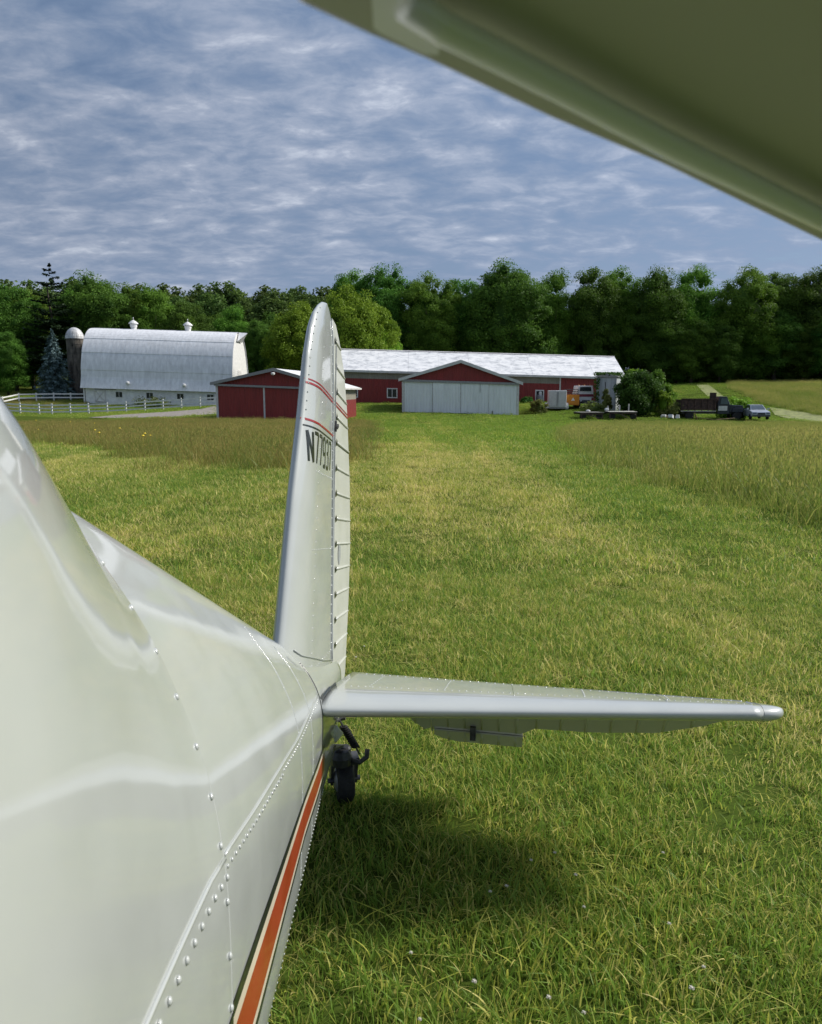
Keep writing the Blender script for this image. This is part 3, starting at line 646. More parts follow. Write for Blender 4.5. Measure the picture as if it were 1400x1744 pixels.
def hull(name, ss, off=0.0, mat='enamel', cap=False):
    rows = []
    for s in ss:
        q = refine(sec_at(s)); q = q + off * np.stack([np.clip(q[:, 0]/.06, 0, 1), np.clip((q[:, 1] - .1)/.25, -1, 1)], 1) if off else q; full = [(l, s, u) for l, u in q] + [(-l, s, u) for l, u in q[::-1][1:-1]]
        rows.append(full)
    m = MB().grid(rows, wrap=True)
    if cap: m.f.append(tuple(range(len(rows[0]))))
    return m.build(name, M[mat], plane, smooth=True)
cone = hull('tail_cone', np.linspace(-.66, -1.97, 44))
fair = hull('tail_fairing', np.linspace(.03, -.655, 20), cap=True)
# fair the forward stations: no ripples between frames, the ring frame itself stays put
_ss = np.linspace(-1.955, -4.4, 164); _raw = np.array([sec_at(s) for s in _ss]); _fair = _raw.copy()
for _ in range(3):
    for i in range(1, len(_ss) - 1):
        w = min(i, 9, len(_ss) - 1 - i); _fair[i] = _raw[i-w:i+w+1].mean(0)
    _raw = _fair.copy()
_cone_sec = sec_at
def sec_at(s):
    if s >= -1.97: return _cone_sec(s)
    f = (s - _ss[0]) / (_ss[1] - _ss[0]); i = int(min(max(math.floor(f), 0), len(_ss) - 2)); f = min(max(f - i, 0), 1); return _fair[i]*(1 - f) + _fair[i+1]*f
cabin = hull('cabin_shell', np.concatenate([np.linspace(-1.972, -2.7, 60), np.linspace(-2.73, -4.38, 24)]), .0030)

# pinstriped flash along the side, painted strips that follow the skin
def flash(name, top, bot, mat, s0=-.60, s1=-3.6, lift=.0016, parent=None):
    ss = np.concatenate([np.linspace(s0, -1.96, 40), np.linspace(-1.975, s1, 40)]); rows = []
    for s in ss:
        tt, bb = top(s), bot(s); rows.append([(side_l(s, tt + (bb-tt)*k/3) + lift + (.0032 if s < -1.97 else 0), s, tt + (bb-tt)*k/3) for k in range(4)])
    return MB().grid(rows).build(name, M[mat], parent or cone, smooth=True)
def edge(far, mid, near): return lambda s: float(np.interp(-s, [.55, .8, 1.12, 1.45, 1.75, 4], [far, far*.99, mid, (mid+near)/2, near, near]))
E1, E2, E3, E4, E5, E6 = edge(-.124, -.108, -.096), edge(-.136, -.119, -.116), edge(-.150, -.133, -.136), edge(-.206, -.190, -.216), edge(-.218, -.201, -.230), edge(-.230, -.211, -.245)
flash('stripe', E1, E2, 'stripe_black'); flash('stripe', E2, E3, 'stripe_cream'); flash('stripe', E3, E4, 'stripe_red'); flash('stripe', E4, E5, 'stripe_cream'); flash('stripe', E5, E6, 'stripe_black')

# --- rivets: one shared dome mesh; the big near ones are parts, the fine far ones one part
rv = MB().lathe([(1.0, 0), (.92, .30), (.60, .62), (.05, .74)], 10); rv_me = rv.build('rivet', M['enamel'], cone, smooth=True)
rivet_mesh = rv_me.data; bpy.data.objects.remove(rv_me)
def rivet(parent, p, n, r):
    o = bpy.data.objects.new('rivet', rivet_mesh); COL.objects.link(o); o.parent = parent
    o.location = p; o.rotation_mode = 'QUATERNION'; o.rotation_quaternion = n.to_track_quat('Z', 'Y'); o.scale = (r, r, r); return o
def dome(mb, p, n, r):
    q = n.to_track_quat('Z', 'Y'); P = [Vector(p) + q @ Vector((r*math.cos(g)*k, r*math.sin(g)*k, r*h)) for k, h in ((1, 0), (.75, .5)) for g in np.linspace(0, 2*math.pi, 6, endpoint=False)] + [Vector(p) + n*r*.7]
    mb.add(P, [(i, (i+1) % 6, 6 + (i+1) % 6, 6 + i) for i in range(6)] + [(6+i, 6+(i+1) % 6, 12) for i in range(6)])
def skin_rivet(s, u, r, parent=None, mb=None):
    p = Vector((side_l(s, u), s, u)); n = surf_n(s, u); p += n * (.003 if s < -1.97 else 0)
    if mb is None: rivet(parent, p, n, r)
    else: dome(mb, p, n, r)
for u in (.478, .42, .364, .306, .243, .180, .118, .048, -.02, -.085, -.285, -.34): skin_rivet(-1.985, u, .0052, cabin)
small = MB(); seam = lambda s: float(np.interp(-s, [.66, 1.2, 1.75, 2.05, 3.6], [.045, .048, .080, .104, .100]))
s = -.70
while s > -3.3:
    r = .0030 if s > -1.97 else .0042
    if s < -1.45: skin_rivet(s, seam(s) - .018 - (.006 if s < -1.97 else 0), r*1.15, cone if s > -1.97 else cabin)
    else: skin_rivet(s, seam(s) - .014, r, mb=small)
    s -= .026 if s > -1.97 else .034
for s in np.arange(-.58, -3.4, -.022): skin_rivet(s, float(np.interp(-s, [.66, 1.6, 1.97, 3.0], [-.272, -.338, -.345, -.40])), .0026, mb=small)
for s_ in (-1.17, -.92):
    for u in np.arange(.30 if s_ < -1 else .2, -.28, -.035): skin_rivet(s_, u, .0022, mb=small)
o = small.build('rivet_rows', M['enamel'], cone, smooth=True); tag(o, kind='stuff')
# lap seam along the side, ring seams
def bead(name, fn, ss, r, parent, mat='enamel'):
    pts = [Vector((side_l(s, fn(s)) + r*.3 + (.003 if s < -1.97 else 0), s, fn(s))) for s in ss]; return MB().tube(pts, r, 6).build(name, M[mat], parent, smooth=True)
bead('lap_seam', seam, np.linspace(-.68, -1.96, 40), 0.0026, cone); bead('lap_seam', seam, np.linspace(-1.975, -3.5, 40), .0028, cabin)
def ring(name, s, u0, u1, r, parent, mat='enamel', n=40, off=0.0):
    MB().tube([Vector((side_l(s, u) + off, s, u)) for u in np.linspace(u0, u1, n)], r, 6).build(name, M[mat], parent, smooth=True)
ring('ring_seam', -1.9735, .56, -.36, .0016, cabin, off=.0022); ring('ring_seam', -1.17, .30, -.29, .0012, cone); ring('ring_seam', -.93, .22, -.29, .0012, cone)
ring('skin_gap', -.657, .150, -.30, .0026, fair, 'stripe_black', off=-.0005)

# --- fin
LE_T = [(-.30, -.78), (.12, -.775), (.19, -.764), (.633, -.654), (.922, -.558), (1.125, -.508), (1.22, -.465), (1.29, -.41), (1.335, -.345), (1.36, -.292), (1.369, -.256), (1.372, -.236)]
def fin_le(u): return float(np.interp(u, [p[0] for p in LE_T], [p[1] for p in LE_T]))
def hinge_s(u): return -.085 - .045 * u
def fin_te(u): return hinge_s(u) - .004 - float(np.interp(u, [1.29, 1.33, 1.352, 1.365, 1.372], [0, .008, .022, .042, .062]))
def fin_half(s, u):
    le, te = fin_le(u), fin_te(u); c = min(max((s - le) / max(te - le, 1e-4), 0), 1); ch = te - le
    T = float(np.interp(u, [0, .19, 1.0, 1.25, 1.372], [.050, .046, .032, .024, .006]))
    k = math.sqrt(max(0, 1 - (1 - min(c/.30, 1))**2)); k2 = 1 - .45 * max(0, (c - .30)/.70)**1.3
    return T * k * k2
us = np.concatenate([np.linspace(-.05, 1.1, 40), 1.1 + .272 * np.sin(np.linspace(.03, 1, 26) * math.pi/2)]); cs = 1 - np.cos(np.linspace(0, 1, 22) * math.pi/2)
rows = []
for u in us:
    le, te = fin_le(u), fin_te(u); S = [le + (te-le)*c for c in cs]
    rows.append([(-fin_half(s, u), s, u) for s in S[::-1]] + [(fin_half(s, u), s, u) for s in S[1:]])
m = MB().grid(rows, wrap=True); m.f.append(tuple(range(len(rows[-1])*(len(rows)-1), len(rows[-1])*len(rows))))
fin = m.build('fin', M['enamel'], plane, smooth=True)
def fin_pt(s, u, lift=.0012): return Vector((fin_half(s, u) + lift, s, u))
RT = [(-.16, .26), (-.06, .30), (0, .31), (.25, .345), (.478, .355), (.75, .315), (1.05, .218), (1.2, .135), (1.3, .03), (1.345, -.045)]
def rud_te(u): return float(np.interp(u, [p[0] for p in RT], [p[1] for p in RT]))
def rud_half(s, u):
    s0, s1 = hinge_s(u) + .008, rud_te(u); c = min(max((s - s0)/max(s1 - s0, 1e-3), 0), 1); return float(np.interp(u, [0, 1.1, 1.345], [.026, .018, .006])) * (1 - .85*c)
rows = []
for u in np.concatenate([np.linspace(-.16, 1.2, 40), np.linspace(1.22, 1.345, 10)]):
    S = np.linspace(hinge_s(u) + .008, rud_te(u), 8)
    rows.append([(-rud_half(s, u), s, u) for s in S[::-1]] + [(rud_half(s, u), s, u) for s in S])
m = MB().grid(rows, wrap=True); n = len(rows[0]); m.f += [tuple(range(n)), tuple(range(n*(len(rows)-1), n*len(rows)))]
rudder = m.build('rudder', M['fabric'], plane)
for k in range(14):
    u = .004 + .0975*k
    s0, s1 = hinge_s(u) + .066, rud_te(u) - .002
    if s1 - s0 < .06: continue
    mb = MB(); mb.tube([(rud_half(s, u) + .001, s, u) for s in np.linspace(s0, s1, 6)], [.0052]*5 + [.003], 6)
    rib = mb.build('rib', M['fabric'], rudder, smooth=True)
    MB().add([(rud_half(s0-.018, u) + .004, s0 - .024, u + .015), (rud_half(s0-.018, u) + .004, s0 - .024, u - .015), (rud_half(s0+.012, u) + .0045, s0 + .020, u - .002)], [(0, 1, 2)]).build('rib_opening', M['stripe_black'], rudder)
pm = MB(); cc = (.045, .452)
pts = [(rud_half(cc[0] + .045*math.cos(g), cc[1]) + .0015, cc[0] + .034*math.cos(g), cc[1] + .045*math.sin(g)) for g in np.linspace(0, 2*math.pi, 20, endpoint=False)]
pm.add(pts, [tuple(range(20))]); pm.build('patch', M['grey_patch'], rudder)
MB().tube([(.024, hinge_s(u) + .002, u) for u in np.linspace(.02, 1.24, 12)], .0028, 6).build('hinge_gap', M['grey_patch'], rudder)
MB().box((.030, hinge_s(.935) + .004, .935), (.012, .026, .012), Matrix.Rotation(.5, 3, 'X')).box((.027, hinge_s(.935) - .003, .935), (.009, .006, .040)).build('hinge_bracket', M['steel'], rudder)
MB().tube([(fin_half(hinge_s(u) - .012, u) + .0012, hinge_s(u) - .012, u) for u in np.linspace(.05, 1.33, 30)], .0035, 6).build('hinge_flange', M['enamel'], fin, smooth=True)
rvm = MB()
def finriv(s, u, r=.0028): dome(rvm, fin_pt(s, u, 0), Vector((1, -.05, 0)).normalized(), r)
for u in np.arange(.12, 1.30, .036): finriv(hinge_s(u) - .024, u)
for u in np.arange(.10, 1.22, .040): finriv(fin_le(u)*.62 + hinge_s(u)*.38, u)
for u0, sl in ((.075, .02), (.475, -.0), (.735, -.0)):
    for f in np.linspace(.30, .95, 13): finriv(fin_le(u0) + (hinge_s(u0) - fin_le(u0))*f, u0 + sl*f, .0024)
for u in np.arange(.93, 1.34, .03):
    dome(rvm, Vector((fin_half(fin_le(u) + .014, u), fin_le(u) + .012, u)), Vector((.9, -.4, 0)).normalized(), .0028)
tag(rvm.build('rivet_rows', M['enamel'], fin, smooth=True), kind='stuff')
def band(u0, u1, mat, surf, s0, s1, parent, lift=.0014, n=24):
    rows = [[(surf(s, uu) + lift, s, uu) for uu in (u0, u1)] for s in np.linspace(s0, s1, n)]; MB().grid(rows).build('stripe', M[mat], parent, smooth=True)
def fin_bands(u, specs):
    for du0, du1, mat, onrud in specs:
        band(u + du0, u + du1, mat, fin_half, fin_le(u) + .002, hinge_s(u) - .006, fin, n=30)
        if onrud: band(u + du0, u + du1, mat, rud_half, hinge_s(u) + .01, rud_te(u) - .003, rudder, .0016)
fin_bands(1.024, [(.008, .0125, 'stripe_maroon', True), (-.006, .001, 'stripe_maroon', True)])
fin_bands(.888, [(.006, .013, 'stripe_maroon', False), (-.014, -.009, 'stripe_black', True)])
# registration number, painted letter by letter on the fin skin
GL = {'N': [[(0, 0), (0, 1)], [(0, 1), (1, 0)], [(1, 0), (1, 1)]], '7': [[(0, 1), (1, 1)], [(1, 1), (.38, 0)]],
      '9': [[(1, .5), (.25, .42), (0, .58), (0, .88), (.22, 1), (.78, 1), (1, .86), (1, .2), (.8, 0), (.1, .02)]],
      '3': [[(0, .9), (.25, 1), (.8, 1), (1, .85), (1, .65), (.8, .54), (.35, .54)], [(.8, .54), (1, .4), (1, .15), (.8, 0), (.2, 0), (0, .1)]]}
def glyph(ch, s0, u0, w, h, st):
    mb = MB()
    for q, line in enumerate(GL[ch]):
        P = [Vector((s0 + x*w, u0 + y*h)) for x, y in line]; rows = []
        fine_ = []
        for p, q2 in zip(P, P[1:]): fine_ += [p + (q2 - p)*k/6 for k in range(6)]
        fine_.append(P[-1])
        for i, p in enumerate(fine_):
            d = fine_[min(i+1, len(fine_)-1)] - fine_[max(i-1, 0)]; nn = Vector((-d.y, d.x)).normalized() * st/2 * (1.25 if ch == 'N' else 1)
            rows.append([tuple(fin_pt(c.x, c.y, .0013 + .0002*q)) for c in (p + nn, p - nn)])
        mb.grid(rows)
    mb.build('painted_number', M['stripe_black'], fin)
u0 = .762; hh = .099; x = -.552
for i, ch in enumerate('N77937'):
    glyph(ch, x, u0, .042, hh, .0122); x += .0640
# bead where the fin root meets the tail cone
pts = []
for s in np.linspace(-.705, -.10, 24):
    ut = float(sec_at(s)[0, 1]); uu = ut - .004
    pts.append((max(fin_half(s, uu), .012) + .003, s, uu - .012*max(0, min(1, (s + .74)/.1))))
MB().tube(pts, .0018, 8).build('root_bead', M['enamel'], fin, smooth=True)

# --- tailplane
def st_le(l): return -.657 + .1525*(l - .113)
def st_te(l): return -.05 - .1755*(l - .075)
def st_prof(c, T): return T * math.sqrt(max(0, 1 - (1 - min(c/.28, 1))**2)) * (1 - .55*max(0, (c - .28)/.72)**1.2)
def tailplane(sgn):
    rows = []
    for l in np.linspace(.10, 1.475, 44):
        le, te = st_le(l), st_te(l) - .004; T = .040 - .014*(l - .1)/1.4
        S = [le + (te - le)*c for c in cs]
        rows.append([(sgn*l, s, -.012 - st_prof((s-le)/(te-le), T)) for s in S[::-1]] + [(sgn*l, s, -.012 + st_prof((s-le)/(te-le), T)*.9) for s in S[1:]])
    m = MB().grid(rows, wrap=True); n = len(rows[0]); m.f += [tuple(range(n)), tuple(range(n*43, n*44))]
    tp = m.build('tailplane', M['enamel'], plane, smooth=True)
    rows = []
    for q in np.linspace(0, 1, 9):
        l = 1.4752 + .082*math.sin(q*math.pi/2); k = math.cos(q*math.pi/2)**.8*.93 + .07 if q < 1 else .05; le, te = st_le(l) + (1-k)*.075, st_te(l) - .004 - (1-k)*.05; T = .0265*k
        S = [le + (te - le)*c for c in cs]
        rows.append([(sgn*l, s, -.012 - st_prof((s-le)/(te-le), T)) for s in S[::-1]] + [(sgn*l, s, -.012 + st_prof((s-le)/(te-le), T)*.9) for s in S[1:]])
    m = MB().grid(rows, wrap=True); m.f.append(tuple(range(n*8, n*9))); m.build('tip_cap', M['enamel'], tp, smooth=True)
    l = 1.4765; le, te = st_le(l), st_te(l) - .004
    MB().tube([(sgn*l, le + (te-le)*c, -.012 + st_prof(c, .0262)*.9) for c in cs] , .0008, 5).build('tip_seam', M['grey_patch'], tp)
    if sgn > 0:
        rvm = MB()
        def top(l, c): le, te = st_le(l), st_te(l) - .004; T = .040 - .014*(l-.1)/1.4; return Vector((l, le + (te-le)*c, -.012 + .9*st_prof(c, T)))
        for l in np.arange(.16, 1.47, .030): dome(rvm, top(l, .955), Vector((0, 0, 1)), .0030)
        for l in np.arange(.16, 1.47, .024): dome(rvm, top(l, .40), Vector((0, -.1, 1)).normalized(), .0030)
        for l in (.22, .47, .93, 1.20, 1.455):
            for c in np.linspace(.42, .92, 9): dome(rvm, top(l + .02*(c - .4), c), Vector((0, 0, 1)), .0026)
        for l in (.70, 1.185): MB().tube([top(l, c) for c in np.linspace(.28, .95, 10)], .0016, 5).build('skin_lap', M['enamel'], tp, smooth=True)
        tag(rvm.build('rivet_rows', M['enamel'], tp, smooth=True), kind='stuff')
        MB().tube([(.104, s_, -.012 + z) for s_, z in ((-.660, -.046), (-.668, 0), (-.60, .034), (-.5, .04))], .006, 6).build('root_gap', M['stripe_black'], tp)
    MB().b(*sorted((sgn*.1005, sgn*.1055)), -.674, -.40, -.060, .028).build('root_gap', M['stripe_black'], tp)
    # elevator hanging down behind it: corrugated skin, curved inboard cut-out, trim tab
    dl = R(46)
    def ep(l, c, t=0.0):      # c metres aft of the hinge
        return Vector((sgn*l, st_te(l) + .006 + c*math.cos(dl) - t*math.sin(dl)*-1*0, -.014 - c*math.sin(dl) + t))
    def chord(l):
        if l < .36: return float(np.interp(l, [.27, .29, .31, .34, .36], [.10, .19, .25, .295, .315]))
        return float(np.interp(l, [.36, .42, .75, 1.0, 1.22, 1.38, 1.46], [.315, .330, .248, .238, .205, .13, .06]))
    def skin(name, l0, l1, c0, c1, mat, parent, n=26):
        rows = []
        for l in np.linspace(l0, l1, n):
            cA, cB = c0(l), c1(l)
            ring_ = [ep(l, cA + (cB-cA)*f, .014*(1 - .75*f)) for f in np.linspace(0, 1, 6)]; ring_ += [ep(l, cA + (cB-cA)*f, -.014*(1 - .75*f)) for f in np.linspace(1, 0, 6)]
            rows.append([tuple(p) for p in ring_])
        m = MB().grid(rows, wrap=True); k = len(rows[0]); m.f += [tuple(range(k)), tuple(range(k*(n-1), k*n))]; return m.build(name, M[mat], parent)
    el = skin('elevator', .27, 1.46, lambda l: 0, lambda l: chord(l) if (l < .40 or l > .758) else .29, 'fabric', plane)
    tb = skin('trim_tab', .405, .752, lambda l: .296, lambda l: float(np.interp(l, [.40, .44, .50, .76], [.345, .372, .385, .385])), 'fabric', plane, 12)
    for l in list(np.arange(.33, .76, .066)) + list(np.arange(.80, 1.42, .088)):
        c1 = chord(l) if (l < .40 or l > .758) else .288
        for tt in (-1,):
            MB().tube([ep(l, .02 + (c1-.022)*f, tt*.0125*(1 - .75*f)) for f in np.linspace(0, 1, 4)], [.0065, .0065, .006, .004], 6).build('rib', M['fabric'], el, smooth=True)
    for l in np.arange(.462, .75, .066): MB().tube([ep(l, .300, -.006), ep(l, .378, -.004)], .006, 6).build('rib', M['fabric'], tb, smooth=True)
    if sgn > 0:
        MB().box(ep(.56, .27, -.025), (.022, .06, .05)).build('tab_horn', M['steel'], el)
        MB().tube([ep(l, .292, -.010) for l in np.linspace(.40, .76, 8)], .0013, 6).build('tab_hinge', M['steel'], el)
    return tp
tailplane(1); tailplane(-1)

# --- tail wheel
def TL(x, y, z): return PMI @ Vector((x, y, z))
wc = Vector((-.264, 2.80, .090))
tw = bpy.data.objects.new('tail_wheel', None); COL.objects.link(tw); tw.parent = plane; tw.empty_display_size = .05
ang = R(14)
def wheel_part(mb, name, mat, parent, smooth=True):
    mb.v = [tuple(c*.85 for c in p) for p in mb.v]; mb.v = [tuple(TL(wc.x + p[0]*math.cos(ang) - p[1]*math.sin(ang), wc.y + p[0]*math.sin(ang) + p[1]*math.cos(ang), wc.z + p[2])) for p in mb.v]; return mb.build(name, mat, parent, smooth)
ty = wheel_part(MB().lathe([(.055, -.034), (.082, -.040), (.099, -.030), (.105, -.012), (.105, .012), (.099, .030), (.082, .040), (.055, .034)], 24, axis='X'), 'tyre', M['rubber'], tw)
wheel_part(MB().lathe([(.012, -.046), (.030, -.046), (.054, -.036), (.054, .036), (.030, .046), (.012, .046)], 16, axis='X'), 'rim', M['galv'], tw)
fk = MB()
for sx in (-1, 1): fk.box((sx*.056, .005, .045), (.012, .05, .13), Matrix.Rotation(.3, 3, 'X'))
fk.box((0, -.03, .115), (.125, .075, .030)); fk.lathe([(.026, .12), (.028, .13), (.028, .175), (.02, .185)], 12, (0, -.045, 0))
fk.bar((-.075, 0, 0), (.075, 0, 0), .012)
wheel_part(fk, 'fork', M['steel'], tw, False)
gb = MB().lathe([(.015, 0), (.045, .008), (.050, .045), (.035, .075), (.01, .08)], 12, (-.02, -.06, .10)); wheel_part(gb, 'swivel_housing', M['steel'], tw, False)
hn = MB(); hn.tube([(.02, -.07, .13), (.06, -.08, .115), (.095, -.075, .135), (.10, -.06, .165)], .012, 8); wheel_part(hn, 'steering_arm', M['steel'], tw)
# leaf spring from the belly of the tail, steering spring and link
p0 = PM @ Vector((0, -.52, -.295)); top = wc + Vector((-.01, -.045, .16))
for i in range(3):
    q = [Vector(TL(*(p0.lerp(top, f) + Vector((0, 0, .028*math.sin(f*math.pi) + .012*i))))) for f in np.linspace(0 + .1*i, 1 - .22*i, 7)]
    m = MB(); m.grid([[p + Vector((-.02, 0, 0)), p + Vector((.02, 0, 0)), p + Vector((.02, 0, .008)), p + Vector((-.02, 0, .008))] for p in q], wrap=True); m.build('spring_leaf', M['steel'], tw)
sa = wc + Vector((.068, -.06, .135)); sb = at(578, 1226, 2.72)
pts = []
for i in range(90):
    f = i/89; base = sa.lerp(sb, .20 + .62*f); rr_ = .013; g = f*2*math.pi*11
    pts.append(TL(base.x + rr_*math.cos(g), base.y + rr_*math.sin(g), base.z))
MB().tube(pts, .0042, 6).build('steering_spring', M['rubber'], tw, smooth=True)
MB().tube([TL(*sa.lerp(sb, f)) for f in (0, .2)], .004, 6).tube([TL(*sa.lerp(sb, f)) for f in (.82, 1)], .004, 6).build('spring_link', M['steel'], tw)
hb = at(588, 1222, 2.74); MB().tube([TL(*at(556, 1234, 2.74)), TL(*at(572, 1228, 2.74)), TL(*hb)], .008, 6).build('rudder_horn', M['steel'], tw)
MB().tube([TL(*at(556, 1252, 2.6)), TL(*at(566, 1244, 2.62)), TL(*at(574, 1250, 2.64)), TL(*at(568, 1262, 2.62))], [.02, .028, .024, .012], 10).build('tail_light', M['white'], tw, smooth=True)

# --- left wing, its root trailing edge overhead
UW = .655
te_px = [(519, 0), (640, 56), (744, 101), (950, 199), (1143, 280), (1400, 405)]
te = [on_u(px, py, UW) for px, py in te_px]
d0 = (te[0] - te[1]).normalized(); te = [te[0] + d0*.35] + te
d1 = (te[-1] - te[-2]).normalized()
te += [te[-1] + d1*.12, te[-1] + d1*.22 + Vector((.12, .02, 0)), te[-1] + d1*.26 + Vector((.40, .03, 0)), te[-1] + d1*.26 + Vector((4.2, .0, 0))]
rows = []
for p in te:
    front = Vector((p.x, -4.55, UW)); r_ = []
    for f, up, dn in ((0, .006, 0), (.04, .014, 0), (.25, .06, -.004), (.6, .13, .0), (.85, .14, .018), (1.0, .07, .06)):
        q = p.lerp(front, f); r_.append((q, up, dn))
    rows.append([tuple(q + Vector((0, 0, dn))) for q, up, dn in r_] + [tuple(q + Vector((0, 0, up))) for q, up, dn in r_[::-1]])
m = MB().grid(rows, wrap=True); n = len(rows[0]); m.f += [tuple(range(n)), tuple(range(n*(len(rows)-1), n*len(rows)))]
wing = m.build('wing', M['wing'], plane)
tape = [on_u(px, py, UW - .009) for px, py in [(690, 10), (751, 52), (850, 101), (950, 152), (1050, 205), (1143, 253), (1270, 314), (1400, 377), (1480, 416)]]
tr_ = []
for i, p in enumerate(tape):
    d = (tape[min(i+1, len(tape)-1)] - tape[max(i-1, 0)]).normalized(); nn = Vector((-d.y, d.x, 0)) * .0048
    tr_.append([tuple(p + nn), tuple(p + nn*.5 + Vector((0, 0, -.003))), tuple(p - nn*.5 + Vector((0, 0, -.003))), tuple(p - nn)])
MB().tube([p + Vector((0, .002, .002)) for p in tape], .0040, 10).build('seam_tape', M['wing_tape'], wing, smooth=True)
pp = [on_u(px, py, UW - .0075) for px, py in [(632, -20), (700, -20), (716, 14), (742, 36), (749, 62), (747, 94), (722, 92), (690, 77), (650, 58), (636, 48)]]
MB().add([tuple(p) for p in pp], [tuple(range(len(pp)))]).build('patch', M['wing_tape'], wing)
edge_pts = [p + Vector((0, .0005, .004)) for p in te[1:8]]
MB().tube(edge_pts, .0042, 6).build('edge_bead', M['trim'], wing, smooth=True)

# ------------------------------------------------------------------ trees
def with_tint(me, tint_v):
    at_ = me.attributes.new('tint', 'FLOAT', 'POINT'); at_.data.foreach_set('value', np.asarray(tint_v, np.float32))
def leaf_cards(centers, normals, size, tint, rng_, aspect=.62):
    """one bent four-point leaf spray per centre, as arrays of verts and faces"""
    n = len(centers); t = rng_.normal(size=(n, 3)); t -= (t*normals).sum(1, keepdims=True)*normals; t /= np.linalg.norm(t, axis=1, keepdims=True) + 1e-9
    b = np.cross(normals, t); L = size[:, None]
    v = np.stack([centers - t*L*.5, centers + b*L*.5*aspect + normals*L*.06, centers + t*L*.5 - normals*L*.12, centers - b*L*.5*aspect + normals*L*.06], 1).reshape(-1, 3)
    f = np.arange(4*n).reshape(n, 4); return v, f, np.repeat(tint, 4)
def np_mesh(name, parts, mat):
    vs, fs, ts, o = [], [], [], 0
    for v, f, t in parts: vs.append(v); fs += (f + o).tolist(); ts.append(t); o += len(v)
    me = bpy.data.meshes.new(name); me.from_pydata(np.concatenate(vs).tolist(), [], fs); with_tint(me, np.concatenate(ts)); me.materials.append(mat); return me
def unit(v): return v / (np.linalg.norm(v, axis=1, keepdims=True) + 1e-9)
def lump(c, r, rng_, nu=9, nv=6):
    g = np.linspace(0, 2*np.pi, nu, endpoint=False); h = np.linspace(.12, np.pi - .12, nv); P = []
    for b in h:
        for a in g: P.append([math.sin(b)*math.cos(a), math.sin(b)*math.sin(a), math.cos(b)])
    P = np.array(P) * r * rng_.uniform(.85, 1.1, (nu*nv, 1)) + c
    F = [(i*nu+k, i*nu+(k+1) % nu, (i+1)*nu+(k+1) % nu, (i+1)*nu+k) for i in range(nv-1) for k in range(nu)]
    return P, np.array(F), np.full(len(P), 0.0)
def broad_crown(seed, rx, rz, zc, nclump, per, leaf, mat, low=-1.0, rc=(.14, .27)):
    rg = np.random.default_rng(seed); parts = []
    d = unit(rg.normal(size=(nclump*3, 3))); d = d[d[:, 2] > low][:nclump]
    az = np.arctan2(d[:, 1], d[:, 0]); wob = 1 + (.12*np.sin(az*2 + seed) + .10*np.sin(az*3 + 2*seed + d[:, 2]*4) + .09*np.sin(d[:, 2]*7 + seed))*(1 - .6*np.clip(d[:, 2], 0, 1)) + rg.uniform(-.07, .07, len(d))
    rad = rg.uniform(.66, .93, len(d)) * wob
    C = d * rad[:, None] * np.array([rx, rx, rz]) * np.where(d[:, 2:] < 0, np.array([1.08, 1.08, 1.0]), 1.0); C[:, 2] += zc
    for i, c in enumerate(C):
        r = rx * rg.uniform(*rc); n = int(per * rg.uniform(.6, 1.4))
        q = unit(rg.normal(size=(n, 3)) + d[i]*.5 + np.array([0, 0, .25])); rr = r * (1.12 - .75*rg.random(n)**1.6)
        sq = np.array([1 + .3*rg.random(), 1 + .3*rg.random(), .75 + .35*rg.random()])
        cen = c + q * rr[:, None] * sq + rg.normal(size=(n, 3))*r*.10; nor = unit(q*.6 + rg.normal(size=(n, 3))*.55 + np.array([0, 0, .3]))
        ct = rg.uniform(-.15, .15)
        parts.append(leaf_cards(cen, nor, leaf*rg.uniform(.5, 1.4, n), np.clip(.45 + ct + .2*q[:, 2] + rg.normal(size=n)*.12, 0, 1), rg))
        parts.append(lump(c - np.array([0, 0, r*.12]), r*.5, rg, 6, 4))
    parts.append(lump(np.array([0, 0, zc]), 1.0, rg, 12, 8)); v = parts[-1][0]; v[:] = (v - np.array([0, 0, zc])) * np.array([rx*.55, rx*.55, rz*.62]) + np.array([0, 0, zc])
    return np_mesh('crown', parts, mat)
def trunk_mesh(seed, h, r, nlimb=5, spread=.45, mat='bark'):
    rg = random.Random(seed); m = MB()
    pts = [Vector((0, 0, -.5))] + [Vector((rg.uniform(-.12, .12)*i, rg.uniform(-.12, .12)*i, h*i/5)) for i in range(1, 6)]
    m.tube(pts, [r*1.35, r, r*.85, r*.7, r*.5, r*.25], 9)
    for i in range(nlimb):
        b = pts[2].lerp(pts[4], i/max(nlimb-1, 1)); g = i*2.4 + rg.random(); L = h*spread*rg.uniform(.7, 1.1)
        e = b + Vector((math.cos(g)*L*.8, math.sin(g)*L*.8, L*.7)); m.tube([b, b.lerp(e, .5) + Vector((0, 0, .08*L)), e], [r*.38, r*.25, r*.08], 6)
    o = m.build('trunk', M[mat], None, smooth=True); me = o.data; bpy.data.objects.remove(o); return me
